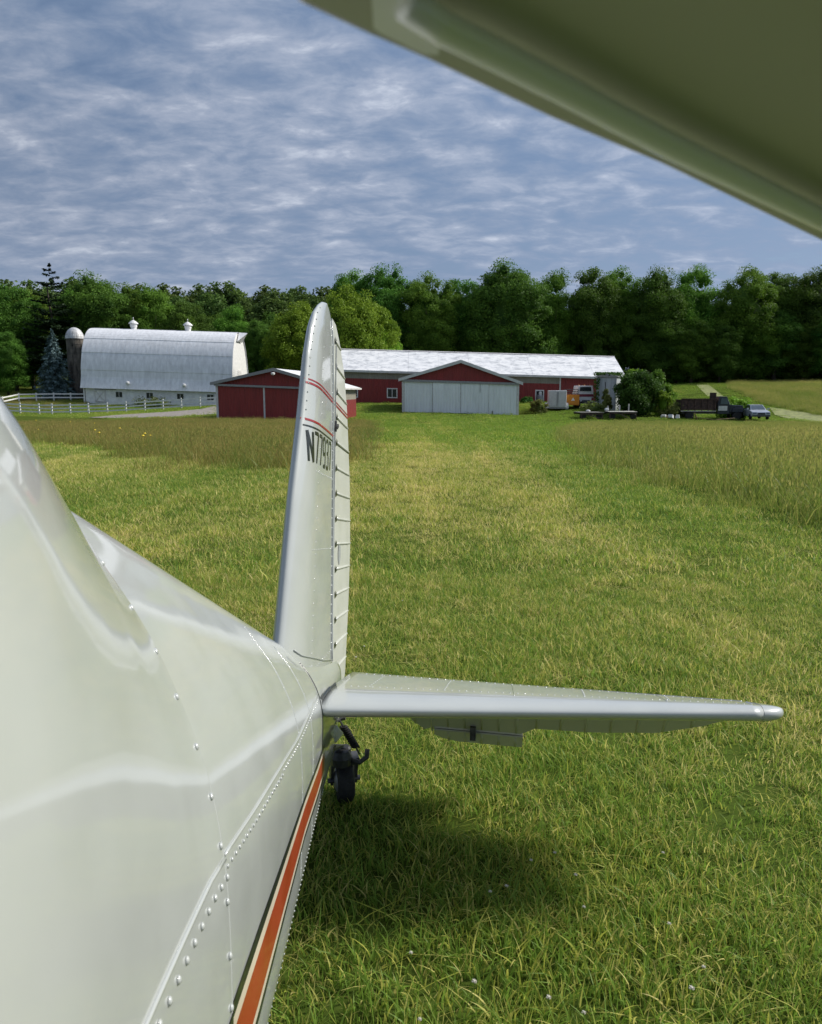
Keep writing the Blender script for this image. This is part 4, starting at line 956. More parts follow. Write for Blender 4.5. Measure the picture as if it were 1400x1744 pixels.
def conifer_mesh(seed, h, r0, tiers, per, mat, leaf=.5, droop=.25, gap=0.0, zlow=.04):
    rg = np.random.default_rng(seed); parts = []
    for i in range(tiers):
        f = i/(tiers-1); z = h*(zlow + (1-zlow)*f); R_ = r0*(1-f)**(.85 if droop > 0 else .55) + .12; nb = max(5, int(11*(1-f)+5)); 
        for k in range(nb):
            if rg.random() < gap: continue
            g = 2*math.pi*(k/nb) + rg.uniform(-.25, .25) + i; z = h*(zlow + (1-zlow)*f) + (rg.uniform(-.9, .9)*h/tiers if droop < 0 else 0); Rb = R_*rg.uniform(.7, 1.12); n = int(per*(.4 + (1-f)))
            t = rg.random(n)**.7; x = t*Rb; w = .28*Rb*(1 - t*.6)*rg.normal(size=n)*.5; zz_ = z - droop*x*(.5 + .5*t) + rg.normal(size=n)*.07
            cen = np.stack([x*math.cos(g) - w*math.sin(g), x*math.sin(g) + w*math.cos(g), zz_], 1)
            nor = unit(np.array([math.cos(g)*.35, math.sin(g)*.35, 1.0]) + rg.normal(size=(n, 3))*.35)
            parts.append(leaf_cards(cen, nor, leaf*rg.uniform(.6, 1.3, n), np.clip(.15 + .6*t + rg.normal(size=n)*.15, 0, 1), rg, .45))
    return np_mesh('crown', parts, mat)

# a few kinds of tree, each with its own trunk and crown; every tree copies one of them
KIND = {}
def kind(name, crown, trunk): KIND[name] = (crown, trunk)
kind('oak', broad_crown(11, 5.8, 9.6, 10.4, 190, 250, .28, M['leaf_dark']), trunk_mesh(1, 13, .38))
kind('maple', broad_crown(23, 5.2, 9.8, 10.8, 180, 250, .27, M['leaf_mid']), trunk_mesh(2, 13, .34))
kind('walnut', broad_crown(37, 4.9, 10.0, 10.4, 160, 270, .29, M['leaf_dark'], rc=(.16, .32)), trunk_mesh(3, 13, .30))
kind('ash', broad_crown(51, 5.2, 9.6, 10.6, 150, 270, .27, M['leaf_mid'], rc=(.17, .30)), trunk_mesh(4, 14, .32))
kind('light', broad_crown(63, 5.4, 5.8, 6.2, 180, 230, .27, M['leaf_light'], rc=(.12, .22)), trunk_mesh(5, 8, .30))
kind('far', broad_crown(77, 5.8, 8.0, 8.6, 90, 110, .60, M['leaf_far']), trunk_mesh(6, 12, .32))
kind('pine', conifer_mesh(81, 21, 5.2, 19, 70, M['needle'], .60, -.16, .30, .18), trunk_mesh(7, 19, .30, 0))
kind('spruce', conifer_mesh(93, 9.6, 3.1, 30, 46, M['spruce'], .34, .28, .02, .02), trunk_mesh(8, 8.5, .18, 0))
BASEH = {'oak': 20.2, 'maple': 20.8, 'walnut': 20.6, 'ash': 20.4, 'light': 12.3, 'far': 16.8, 'pine': 21.3, 'spruce': 9.7}
def tree(kn, px, top_py, Y, label, wide=1.0, group='woodland trees beyond the farm', name='tree', sink=0.0):
    p = at(px, top_py, Y); z0 = gz(p.x, Y) - sink; H = p.z - z0; k = H / BASEH[kn]
    e = empty(name, (p.x, Y, z0), random.uniform(0, 6.28), label, 'tree', group)
    for nm, me in zip(('crown', 'trunk'), KIND[kn]):
        o = bpy.data.objects.new(nm, me); COL.objects.link(o); o.parent = e
    e.scale = (k*wide, k*wide, k); return e
T_ = [('walnut', 14, 476, 132, 'dark leafy tree at the far left edge, left of the tall pine', 1.0), ('maple', 44, 484, 138, 'rounded green tree just left of the tall ragged pine', .9),
      ('oak', 160, 459, 134, 'big dark green tree rising directly above the silo', 1.15), ('maple', 212, 476, 138, 'broad green tree behind the left ventilator of the white barn', 1.0),
      ('ash', 262, 489, 136, 'mid green tree behind the white barn between its two ventilators', 1.0), ('walnut', 318, 507, 134, 'lower dark tree behind the right ventilator of the white barn', 1.0),
      ('ash', 396, 520, 142, 'mid green tree showing right of the white barn roof peak', .95), ('walnut', 440, 540, 140, 'dark leafy tree between the white barn and the tail fin', 1.0), ('maple', 478, 545, 138, 'low dark tree just left of the tail fin top', 1.0),
      ('light', 602, 494, 114, 'bright yellow green tree behind the tail fin above the long shed', .86), ('light', 512, 518, 130, 'yellow green tree just left of the tail fin tip', .95), ('light', 650, 566, 114, 'low yellow green tree peeping over the long shed roof', .75),
      ('maple', 604, 452, 142, 'tall tree at left end of the high tree line, above the tail fin', .95), ('oak', 662, 447, 140, 'tall green tree left of the grey hangar in the high tree line', .95), ('maple', 728, 456, 137, 'tall green tree just left of the grey hangar gable in the tree line', 1.0),
      ('walnut', 785, 466, 140, 'darker tree right above the grey hangar gable', 1.0), ('oak', 868, 438, 134, 'largest dark green tree, tallest crown right of the grey hangar gable', 1.1), ('ash', 942, 461, 139, 'green tree right of the largest tree, above the white box trailer', .9),
      ('walnut', 1012, 449, 138, 'tall dark tree above the old white and maroon truck', .95), ('maple', 1058, 447, 141, 'tall green tree above the right end of the long shed', .9), ('oak', 1118, 452, 137, 'tall dark tree above the ivy covered shed and bush', .95),
      ('ash', 1186, 452, 139, 'green tree above the dump truck in the right tree line', .95), ('maple', 1276, 446, 136, 'full green tree above the silver car', 1.05), ('walnut', 1335, 455, 139, 'dark tree second from the right edge', .95), ('oak', 1388, 450, 137, 'large dark tree at the right edge of the photo', 1.0)]
for kn, px, py, Y, lab, w in T_: tree(kn, px, py, Y, lab, w)
tree('pine', 84, 457, 127, 'tall ragged dark pine standing above the tree line at far left', 1.1, name='pine_tree')
tree('spruce', 88, 562, 113, 'blue spruce left of the silo', 1.05, name='spruce_tree')
tree('walnut', 6, 560, 122, 'low dark green tree left of the blue spruce', 1.1)
kinds4 = ['oak', 'maple', 'walnut', 'ash']
for i, px in enumerate(range(-70, 1500, 66)):
    tree(kinds4[i % 4], px + random.uniform(-14, 14), 494 + random.uniform(-6, 18) + (34 if 250 < px < 540 else 0), 152 + random.uniform(-4, 5), 'dark back row tree of the wood, its crown filling gaps behind the front trees', 1.15, 'back row of the wood')
for i, px in enumerate(range(-40, 580, 54)):
    tree('far', px + random.uniform(-10, 10), 486 + random.uniform(-4, 9), 215 + random.uniform(-10, 10), 'distant tree on the wooded hill behind the white barn', 1.25, 'hillside wood')
    tree('far', px + 25, 505 + random.uniform(-5, 8), 190 + random.uniform(-8, 8), 'distant tree on the lower slope of the wooded hill behind the white barn', 1.25, 'lower hillside wood')
for i, px in enumerate(range(1135, 1480, 48)):
    tree(kinds4[i % 4], px, 540 + random.uniform(-20, 20), 131 + random.uniform(0, 5), 'shorter shaded tree at the wood edge above the far right meadow', 1.3, 'wood edge above the meadow')
for i, px in enumerate(range(1120, 1500, 34)): tree(kinds4[(i + 2) % 4], px, 606 + random.uniform(-10, 8), 134 + random.uniform(0, 8), 'low dark undergrowth tree at the wood edge above the far right meadow', 1.9, 'undergrowth along the wood edge', sink=1.0)
for px in (1450, 1520, -60, -120): tree('oak', px, 455, 137, 'tall tree of the wood beyond the photo edge', 1.0, 'wood beyond the photo edge')

# ------------------------------------------------------------------ bushes and weeds
def bush(name, px, py_base, py_top, Y, wpx, label, seed, mat, leaf=.22, n=34, per=150, cat='bush'):
    p = at(px, py_base, Y); H = (Z_at(py_top, Y) - Z_at(py_base, Y)); W = wpx/F*Y/2; z0 = gz(p.x, Y)
    e = empty(name, (p.x, Y, z0), 0, label, cat)
    me = broad_crown(seed, W, H*.55, H*.46, n, per, leaf, mat, -1.0, (.26, .42)); o = link('foliage', me, None, e)
    t = MB(); rg = random.Random(seed)
    for i in range(4): t.tube([(rg.uniform(-.2, .2), rg.uniform(-.2, .2), -.2), (rg.uniform(-.5, .5)*W, rg.uniform(-.3, .3)*W, H*.6)], [.06, .02], 5)
    t.build('stems', M['bark'], e); return e
bush('bush', 1085, 704, 634, 80.0, 66, 'large dark green bush smothering the grey shed', 101, M['bushleaf'], .24, 60, 220)
bush('bush', 1084, 690, 607, 83.5, 34, 'taller light green sapling rising out of the dark bush', 102, M['leaf_light'], .24, 34, 160)
bush('bush', 1120, 706, 634, 85.0, 40, 'mid green bush at the right of the dark bush', 103, M['leaf_mid'], .24, 34, 160)
bush('bush', 1128, 712, 668, 79.0, 26, 'low yellow green bush at right foot of the dark bush', 104, M['leaf_light'], .20, 24, 120)
bush('weeds', 918, 707, 686, 81.5, 28, 'clump of tall dry weeds in front of the white framed doorway', 105, M['weed'], .16, 20, 120, 'weeds')
bush('weeds', 897, 690, 682, 97.0, 20, 'low dark weeds along the shed wall left of the doorway', 106, M['bushleaf'], .18, 14, 90, 'weeds')
bush('weeds', 1032, 701, 660, 82.5, 18, 'tangle of vines climbing the left side of the grey shed', 107, M['weed'], .20, 22, 120, 'vines')
bush('weeds', 1012, 702, 686, 80.0, 40, 'rough weeds behind the two flatbed trailers', 108, M['weed'], .16, 20, 120, 'weeds')
bush('weeds', 260, 690, 682, 107.5, 60, 'low weeds along the foot of the white barn wall', 109, M['weed'], .18, 22, 90, 'weeds')
bush('weeds', 1140, 714, 694, 79.5, 46, 'dry weeds between the dark bush and the dump truck', 110, M['weed'], .18, 22, 110, 'weeds')
bush('bush', 1252, 700, 664, 80.5, 44, 'leafy green sapling growing behind the dump truck cab', 111, M['leaf_light'], .20, 26, 120)

# ------------------------------------------------------------------ farm vehicles and clutter
def wheel(parent, c, r, w, mat_t='rubber', rim='galv', axis='X'):
    t = MB().lathe([(r*.55, -w/2), (r*.9, -w/2), (r, -w*.3), (r, w*.3), (r*.9, w/2), (r*.55, w/2)], 18, c, axis).build('wheel', M[mat_t], parent, smooth=True)
    MB().lathe([(r*.15, -w*.42), (r*.54, -w*.36), (r*.54, w*.36), (r*.15, w*.42)], 12, c, axis).build('rim', M[rim], t)
def place(name, px, Y, label, cat, rz=0.0, lift=0.0):
    x = X_at(px, Y, 700); return empty(name, (x, Y, gz(x, Y) + lift), rz, label, cat)

e = place('box_trailer', 949, 83, 'white enclosed box trailer parked in front of the long shed', 'trailer', R(-8))
MB().b(-.95, .95, 0, 3.4, .42, 2.22).build('body', M['white'], e, bevel=.05)
for s in (-1, 1):
    d = MB().b(min(s*.012, s*.90), max(s*.012, s*.90), -.05, -.002, .48, 2.14).build('rear_door', M['trim'], e)
    MB().bar((s*.06, -.09, .6), (s*.06, -.09, 2.05), .018).build('lock_bar', M['galv'], d)
    MB().lathe([(.02, -.14), (.46, -.14), (.46, .14), (.02, .14)], 16, (s*1.12, 1.9, .42), 'X').build('fender', M['white'], e); wheel(e, (s*1.10, 1.9, .30), .31, .20)
    MB().b(min(s*.8, s*1.2), max(s*.8, s*1.2), -.08, 0, .35, .50).build('tail_lamp', M['white'], e)
MB().b(-.9, .9, -.10, -.02, .28, .42).build('bumper', M['galv'], e); MB().bar((0, 3.4, .45), (0, 4.6, .40), .05).build('tongue', M['steel'], e)

e = place('truck', 996, 86, 'old white and maroon truck cab seen from behind', 'truck', R(3))
MB().b(-.95, .95, 0, 2.3, .55, 1.28).b(-.93, .93, 0.02, 2.2, 1.56, 1.75).build('body', M['white'], e, bevel=.04)
MB().b(-.96, .96, -.01, 2.3, 1.283, 1.56).build('maroon_band', M['maroon'], e)
cabm = MB().prism([(-.93, 1.755), (.93, 1.755), (.84, 2.50), (-.84, 2.50)], .04, 1.9).build('cab', M['white'], e, bevel=.06)
MB().prism([(-.66, 1.90), (.66, 1.90), (.60, 2.36), (-.60, 2.36)], -.01, .03).build('rear_window', M['glass'], e)
for x in (-.62, 0, .62): MB().lathe([(.06, 0), (.06, .08), (.03, .12)], 8, (x, .5, 2.50)).build('roof_lamp', M['orange'], e)
MB().b(-1.0, .95, -.14, -.02, .58, .75).build('bumper', M['steel'], e)
for s in (-1, 1): wheel(e, (s*.82, 1.2, .40), .42, .26); MB().b(min(s*.70, s*.92), max(s*.70, s*.92), -.03, -.005, .85, 1.2).build('tail_lamp', M['maroon'], e)
MB().b(-.5, .6, -.55, -.15, .52, .66).b(-.4, .4, -.5, -.2, .66, .92).build('hitch_winch', M['steel'], e); MB().b(.75, 1.5, -.25, -.17, .55, .80).build('mud_flap', M['white'], e)

e = place('orange_machine', 973, 84.7, 'orange farm machine with a slow vehicle triangle between trailer and truck', 'machine')
MB().prism_x([(0, .45), (2.4, .45), (2.4, 1.1), (1.2, 1.55), (0, 1.6)], -.85, .85).build('body', M['orange'], e, bevel=.04)
MB().add([(-.05, -.02, .95), (.35, -.02, .95), (.15, -.02, 1.3), (-.05, -.005, .95), (.35, -.005, .95), (.15, -.005, 1.3)], [(0,1,2),(5,4,3),(0,3,4,1),(1,4,5,2),(2,5,3,0)]).build('triangle_sign', M['white'], e)
f = MB()
for x in (-.75, .75): f.bar((x, .3, 1.55), (x, .3, 2.15), .04)
for z in (1.75, 1.95, 2.15): f.bar((-.75, .3, z), (.75, .3, z), .035)
f.build('guard_rail', M['steel'], e)
for s in (-1, 1): wheel(e, (s*.95, .9, .5), .52, .3, rim='orange')

def flatbed(px, Y, label, mat, W, D, z, stakes, rz):
    e = place('flatbed_trailer', px, Y, label, 'trailer', rz); n = 7
    for i in range(n): a = -D/2 + i*D/n; MB().b(-W/2 + random.uniform(0, .05), W/2 + random.uniform(-.05, .05), a + .012, a + D/n - .012, z, z + .05).build('deck_board', M[mat], e)
    MB().b(-W/2 + .05, W/2 - .05, -D/2 + .06, -D/2 + .16, z - .16, z - .004).b(-W/2 + .05, W/2 - .05, D/2 - .16, D/2 - .06, z - .16, z - .004).build('frame', M['rust'], e)
    for sx in (-1, 1):
        wheel(e, (sx*(W/2 - .35), -D/2 + .35, .30), .31, .2, axis='Y')
        MB().b(sx*(W/2-.12) - .05, sx*(W/2-.12) + .05, -D/2 + .05, -D/2 + .14, 0, z - .165).build('jack_leg', M['rust'], e)
    MB().bar((-W*.1, -D/2, z - .2), (W*.15, -D/2 - 1.0, .12), .04).build('tongue', M['rust'], e)
    for sx, h in stakes: MB().b(sx - .06, sx + .06, D/2 - .1, D/2 - .02, z + .05, z + h).build('stake', M['palewood'], e)
    return e
e = flatbed(1002, 75.5, 'low weathered grey flatbed trailer, left of the pair by the bush', 'wood', 2.3, 2.6, .62, [], R(4))
o = flatbed(1057, 76, 'pale decked flatbed trailer with upright stakes in front of the dark bush', 'palewood', 2.7, 3.0, .72, [(-1.0, .55), (.15, .62), (1.05, .75)], R(-5))
MB().lathe([(.05, 0), (.22, .08), (.20, .24), (.06, .30)], 10, (-1.2, .9, .78)).build('bucket', M['white'], o)
MB().lathe([(.10, 0), (.24, .05), (.20, .16), (.04, .2)], 10, (.1, .4, .68)).build('pan', M['trim'], e)

# dump truck
e = place('dump_truck', 1213, 78, 'old dump truck with rusty brown bed and navy cab in the meadow', 'truck', R(-3))
bx0, bx1 = -3.15, .35
MB().b(bx0, bx1, .0, .07, 1.0, 2.05).b(bx0, bx1, 1.9, 1.97, 1.0, 2.05).b(bx0 + .08, bx1 - .08, .075, 1.895, 1.0, 1.08).b(bx0, bx0 + .07, .075, 1.895, 1.0, 2.05).build('bed', M['rust'], e)
MB().b(bx1 - .07, bx1, .08, 1.89, 1.09, 2.75).build('headboard', M['rust'], e)
for i in range(6): x = bx0 + .04 + i*(bx1 - bx0 - .2)/5; MB().b(x, x + .12, -.09, -.004, .95, 2.02).build('bed_rib', M['rust'], e)
MB().b(bx0 - .02, bx1 + .02, -.11, -.005, 2.055, 2.17).build('bed_rail', M['rust'], e); MB().b(bx0, bx1, -.10, -.006, .86, .945).build('bed_sill', M['palewood'], e)
MB().b(-2.9, 3.0, .5, .65, .62, .82).b(-2.9, 3.0, 1.3, 1.45, .62, .82).build('chassis', M['steel'], e)
cabx = MB().prism([(.55, .60), (1.75, .60), (1.75, 1.55), (1.45, 2.35), (.68, 2.35), (.55, 1.5)], .1, 1.85).build('cab', M['navy'], e, bevel=.05)
MB().prism([(.80, 1.60), (1.60, 1.60), (1.40, 2.2), (.85, 2.2)], .04, .085).build('side_window', M['carglass'], e)
MB().add([(1.79, .2, 1.60), (1.79, 1.75, 1.60), (1.50, 1.7, 2.28), (1.50, .25, 2.28), (1.74, .2, 1.60), (1.74, 1.75, 1.60), (1.45, 1.7, 2.28), (1.45, .25, 2.28)], [(0,1,2,3),(7,6,5,4),(0,4,5,1),(1,5,6,2),(2,6,7,3),(3,7,4,0)]).build('windscreen', M['white'], e)
MB().b(.62, 1.5, .03, .09, .95, 1.42).build('door_sign', M['trim'], e)
MB().prism([(1.80, .75), (3.15, .75), (3.2, 1.2), (3.1, 1.45), (1.80, 1.55)], .2, 1.75).build('hood', M['navy'], e, bevel=.06)
MB().b(3.18, 3.30, .1, 1.85, .62, .82).build('bumper', M['steel'], e)
MB().prism([(2.0, .8), (3.1, .8), (3.05, 1.12), (2.75, 1.22), (2.3, 1.22), (2.05, 1.1)], .02, .195).build('fender', M['navy'], e, bevel=.03)
MB().lathe([(.02, 0), (.14, .01), (.14, .05)], 12, (3.22, .45, 1.1), 'X').build('headlamp', M['glass'], e)
for x in (-2.2, 2.55):
    for y in (.22, 1.72): wheel(e, (x, y, .42), .46, .26, axis='Y')
# car
e = place('car', 1297, 76, 'abandoned silver blue sedan facing the camera beside the dump truck', 'car', R(-8), .15)
prof = [(-.0, .30), (0, .62), (.06, .78), (1.05, .95), (1.65, 1.38), (2.7, 1.42), (3.5, 1.0), (4.1, .95), (4.2, .55), (4.2, .30)]
low = [p for p in prof if p[1] <= .96] 
MB().prism_x([(0, .28), (-.03, .60), (.05, .76), (1.05, .93), (3.5, .97), (4.1, .93), (4.2, .55), (4.2, .28)], -.86, .86).build('body', M['silver'], e, bevel=.07)
gh = MB(); 
gh.add([(-.74, 1.0, .935), (.74, 1.0, .935), (.58, 1.72, 1.42), (-.58, 1.72, 1.42), (-.78, 3.6, .965), (.78, 3.6, .965), (.60, 2.75, 1.44), (-.60, 2.75, 1.44)], [(0,1,2,3),(3,2,6,7),(7,6,5,4),(1,5,6,2),(0,3,7,4),(0,4,5,1)])
gh.build('cabin', M['silver'], e, bevel=.04)
def quad(parent, name, P, mat, th=.012, n=None):
    P = [Vector(p) for p in P]; nn = (P[1]-P[0]).cross(P[2]-P[0]).normalized()*th; MB().add(P + [p + nn for p in P], [(3,2,1,0),(4,5,6,7),(0,1,5,4),(1,2,6,5),(2,3,7,6),(3,0,4,7)]).build(name, M[mat], parent)
quad(e, 'windscreen', [(-.66, 1.07, .98), (.66, 1.07, .98), (.53, 1.66, 1.385), (-.53, 1.66, 1.385)], 'carglass', .015)
for s in (-1, 1):
    P = [(s*.755, 1.25, 1.0), (s*.77, 3.3, 1.02), (s*.615, 2.75, 1.38), (s*.60, 1.80, 1.37)]
    quad(e, 'side_window', P if s > 0 else P[::-1], 'glass', .016)
    MB().box((s*.98, 1.15, 1.03), (.20, .10, .14)).build('mirror', M['silver'], e, bevel=.02)
    quad(e, 'headlamp', [(s*.80, -.045, .56), (s*.45, -.045, .56), (s*.45, -.02, .70), (s*.80, -.02, .70)][::(1 if s < 0 else -1)], 'carglass')
    for y in (.72, 3.35): wheel(e, (s*.80, y, .28), .30, .19)
MB().b(-.36, .36, -.052, -.03, .50, .66).build('grille', M['dark'], e); MB().b(-.84, .84, -.09, -.035, .28, .46).build('bumper', M['steel'], e, bevel=.02)
# fallen boards and rubble in the grass
def plank(px, py, Y, L, rz, tilt, label):
    p = at(px, py, Y); z = gz(p.x, p.y); e = MB().box((0, 0, 0), (L, .16, .05)).build('plank', M['lumber']); e.location = (p.x, p.y, z + .22); e.rotation_euler = (0, tilt, rz); tag(e, label, 'plank', 'loose boards by the dump truck')
plank(1186, 714, 76.4, 1.1, .3, 1.1, 'short board propped upright by the rear wheel of the dump truck')
plank(1200, 714, 76.2, 2.4, -.1, .14, 'long tan board lying under the dump truck bed')
plank(1236, 716, 76.0, 1.9, .1, -.08, 'tan board lying below the dump truck cab')
rp = at(1140, 711, 77.5); e = empty('rubble_heap', (rp.x, rp.y, gz(rp.x, rp.y)), 0, 'low heap of pale broken stones left of the dump truck', 'rubble')
for i in range(9):
    x, y = random.uniform(-.8, .8), random.uniform(-.4, .4); s = random.uniform(.14, .30)
    m = MB().box((x, y, s*.5 + .05), (s*2, s*1.4, s*1.2), Matrix.Rotation(random.random()*3, 3, 'Z') @ Matrix.Rotation(random.uniform(-.4, .4), 3, 'X'), .75); m.build('stone', M['trim'] if i % 3 else M['lumber'], e, bevel=.03)
# grey shed half buried in the bush
e = place('garden_shed', 1031, 85, 'small grey metal shed leaning under ivy beside the long shed', 'shed', R(-28))
Hs = 3.6
MB().b(-1.1, 1.1, 0, 2.4, -.3, Hs).build('wall', M['shedmetal'], e)
MB().prism([(-1.25, Hs + .02), (1.25, Hs + .02), (1.25, Hs + .10), (0, Hs + .42), (-1.25, Hs + .10)], -.18, 2.5).build('roof', M['galv'], e)
MB().b(-.05, .95, -.05, -.003, 0, Hs - .5).build('door', M['shedmetal'], e); MB().b(-.14, -.06, -.04, -.004, 0, Hs - .5).build('door_gap', M['dark'], e)
rgv = np.random.default_rng(5); nL = 900
cen = np.stack([rgv.uniform(-1.4, 1.3, nL), rgv.uniform(-.4, 2.4, nL), Hs + .2 + rgv.random(nL)*.35], 1); cen[:260, 0] = rgv.uniform(-1.3, -.7, 260); cen[:260, 1] = rgv.uniform(-.45, -.1, 260); cen[:260, 2] = rgv.uniform(0, Hs, 260)
o = link('ivy', np_mesh('ivy', [leaf_cards(cen, unit(rgv.normal(size=(nL, 3)) + np.array([0, -.3, .8])), rgv.uniform(.15, .3, nL), rgv.random(nL), rgv)], M['bushleaf']), None, e); tag(o, kind='stuff')
# white drain stub at the back corner of the red hangar
p = at(604, 703, 71); e = MB().tube([(0, 0, -.1), (.0, 0, .55), (-.08, 0, .95)], .13, 10).build('drain_pipe', M['white'], smooth=True); e.location = (p.x, 71, gz(p.x, 71)); tag(e, 'short white pipe standing at right rear corner of the red hangar', 'pipe')

# ------------------------------------------------------------------ grass
def blade_clump(seed, n, rad, h, w, lean, mat, seeds=0.0, seg=3, flat=.0, straw=.22):
    rg = np.random.default_rng(seed); vs, fs, ts = [], [], []
    for i in range(n):
        r = rad*math.sqrt(rg.random()); g = rg.uniform(0, 6.283); b = np.array([r*math.cos(g), r*math.sin(g), 0.0]); az = rg.uniform(0, 6.283); d = np.array([math.cos(az), math.sin(az), 0])
        H = h*rg.uniform(.45, 1.25); ln = lean*rg.uniform(.2, 1.7); ww = w*rg.uniform(.6, 1.3); tw = rg.uniform(0, 3.14); side = np.array([math.cos(tw), math.sin(tw), 0]); o = len(vs)
        tint = min(1.0, rg.random()*.55) if rg.random() > straw else rg.uniform(.8, 1.5)
        for k in range(seg + 1):
            f = k/seg; p = b + d*H*ln*f**1.7 + np.array([0, 0, H*(f - .38*min(ln, 1.4)*f*f)]); wk = ww*(1 - f**1.6)*.5
            if k < seg: vs += [p - side*wk, p + side*wk]; ts += [tint, tint]
            else: vs.append(p); ts.append(tint + .1)
        for k in range(seg - 1): fs.append((o+2*k, o+2*k+1, o+2*k+3, o+2*k+2))
        fs.append((o+2*seg-2, o+2*seg-1, o+2*seg))
        if seeds and rg.random() < seeds:       # seed head at the tip
            q = len(vs); sw = w*.9; tip = vs[o+2*seg]; L = H*.16
            vs += [tip - side*sw*.2, tip + np.array([0, 0, L*.45]) - side*sw, tip + np.array([0, 0, L]), tip + np.array([0, 0, L*.45]) + side*sw]; ts += [1.15]*4; fs.append((q, q+1, q+2, q+3))
    me = bpy.data.meshes.new('grass_tuft'); me.from_pydata([tuple(v) for v in vs], [], fs); with_tint(me, ts); me.materials.append(mat); return me
def tuft_collection(name, meshes):
    c = bpy.data.collections.new(name)
    for i, me in enumerate(meshes): c.objects.link(bpy.data.objects.new('%s_%02d' % (name, i), me))
    return c
def scatter(name, label_kind, x, y, scl, coll, ncoll, seed=0, lift=0.0, mat=None):
    n = len(x); z = terrain(x, y) + lift; rg = np.random.default_rng(seed)
    me = bpy.data.meshes.new(name); me.vertices.add(n); me.vertices.foreach_set('co', np.stack([x, y, z], 1).astype(np.float32).ravel())
    a = me.attributes.new('turn', 'FLOAT_VECTOR', 'POINT'); a.data.foreach_set('vector', np.stack([rg.normal(size=n)*.08, rg.normal(size=n)*.08, rg.uniform(0, 6.28, n)], 1).astype(np.float32).ravel())
    a = me.attributes.new('size', 'FLOAT', 'POINT'); a.data.foreach_set('value', scl.astype(np.float32))
    a = me.attributes.new('pick', 'INT', 'POINT'); a.data.foreach_set('value', rg.integers(0, ncoll, n).astype(np.int32))
    o = link(name, me, mat); tag(o, kind='stuff')
    ng = bpy.data.node_groups.new(name, 'GeometryNodeTree'); ng.interface.new_socket('Geometry', in_out='INPUT', socket_type='NodeSocketGeometry'); ng.interface.new_socket('Geometry', in_out='OUTPUT', socket_type='NodeSocketGeometry')
    gi = ng.nodes.new('NodeGroupInput'); go = ng.nodes.new('NodeGroupOutput'); ip = ng.nodes.new('GeometryNodeInstanceOnPoints'); ci = ng.nodes.new('GeometryNodeCollectionInfo')
    ci.inputs['Collection'].default_value = coll; ci.inputs['Separate Children'].default_value = True; ci.inputs['Reset Children'].default_value = True
    def attr(nm, dt): q = ng.nodes.new('GeometryNodeInputNamedAttribute'); q.data_type = dt; q.inputs['Name'].default_value = nm; return next(s for s in q.outputs if s.enabled and s.name == 'Attribute')
    L = ng.links
    L.new(gi.outputs[0], ip.inputs['Points']); L.new(ci.outputs[0], ip.inputs['Instance']); ip.inputs['Pick Instance'].default_value = True
    L.new(attr('pick', 'INT'), ip.inputs['Instance Index'])
    e2r = ng.nodes.new('FunctionNodeEulerToRotation'); L.new(attr('turn', 'FLOAT_VECTOR'), e2r.inputs[0]); L.new(e2r.outputs[0], ip.inputs['Rotation'])
    L.new(attr('size', 'FLOAT'), ip.inputs['Scale']); L.new(ip.outputs[0], go.inputs[0])
    md = o.modifiers.new('tufts', 'NODES'); md.node_group = ng
    return o
def band_points(y0, y1, dens, seed, m=1.10, pad=1.2):
    rg = np.random.default_rng(seed); half = lambda y: .5385*y*m + pad
    W = half(y1); n = int((y1 - y0)*2*W*dens); x = rg.uniform(-W, W, n); y = rg.uniform(y0, y1, n); k = np.abs(x) < half(y); return x[k], y[k]
meadow_l = gpoly([(-90,742),(40,755),(160,762),(300,778),(430,794),(520,800),(575,784),(606,756),(628,726),(608,716),(572,717),(372,714.5),(300,713),(200,714.5),(60,709),(-90,704)])
meadow_r = gpoly([(962,735),(975,750),(1010,775),(1060,795),(1130,818),(1250,846),(1400,878),(1560,905),(1560,724),(1400,720),(1300,716.5),(1200,716),(1130,714),(1060,717),(985,722)])
meadow_h = gpoly([(1209,646),(1250,664),(1306,690),(1400,710),(1560,735)]); meadow_h = meadow_h + [(110, 84), (110, 131), (meadow_h[0][0] - 2, 131)]
meadow_b = gpoly([(-90,702),(20,700),(110,694),(150,690),(150,686),(100,682),(-90,676)])
foot = []
def rect_foot(cx, cy, w, d, rz=0):
    foot.append([tuple((Matrix.Rotation(rz, 2) @ Vector(p)) + Vector((cx, cy))) for p in ((-w/2, 0), (w/2, 0), (w/2, d), (-w/2, d))])
rect_foot((X_at(685, 80) + X_at(883, 80))/2, 79.9, 12.4, 15); rect_foot(rh.location.x, rh.location.y, rhW*2 + .2, rhD, rh.rotation_euler.z)
rect_foot((X_at(540, 100) + X_at(1062, 100))/2, 100, 42, 14); rect_foot((X_at(147, 109) + X_at(404, 109))/2, 109, 22.5, 11.5)
def open_ground(x, y, tall=False):
    ok = np.ones(x.shape, bool)
    for p in foot + [drive, track1, track2]: ok &= ~in_poly(p, x, y)
    return ok
def in_tall(x, y):
    jr = np.random.default_rng(len(x)); wob = .9*np.sin(x*.9 + y*.35) + .5*np.sin(x*2.3 - y*1.1) + jr.normal(size=x.shape)*1.5
    return in_poly(meadow_l, x + wob*.25, y + wob*.4) | in_poly(meadow_r, x + wob*.25, y + wob*.4) | in_poly(meadow_h, x, y)
near_c = tuft_collection('lawn_tuft', [blade_clump(200 + i, 95, .15, .058, .0046, .62, M['turf'], seg=4, straw=.34) for i in range(7)])
long_c = tuft_collection('long_tuft', [blade_clump(230 + i, 20, .06, .085, .0062, .6, M['turf'], seg=4, straw=.1) for i in range(4)])
thatch_c = tuft_collection('thatch_tuft', [blade_clump(400 + i, 60, .17, .040, .0034, 2.6, M['turf'], seg=3, straw=.95) for i in range(4)])
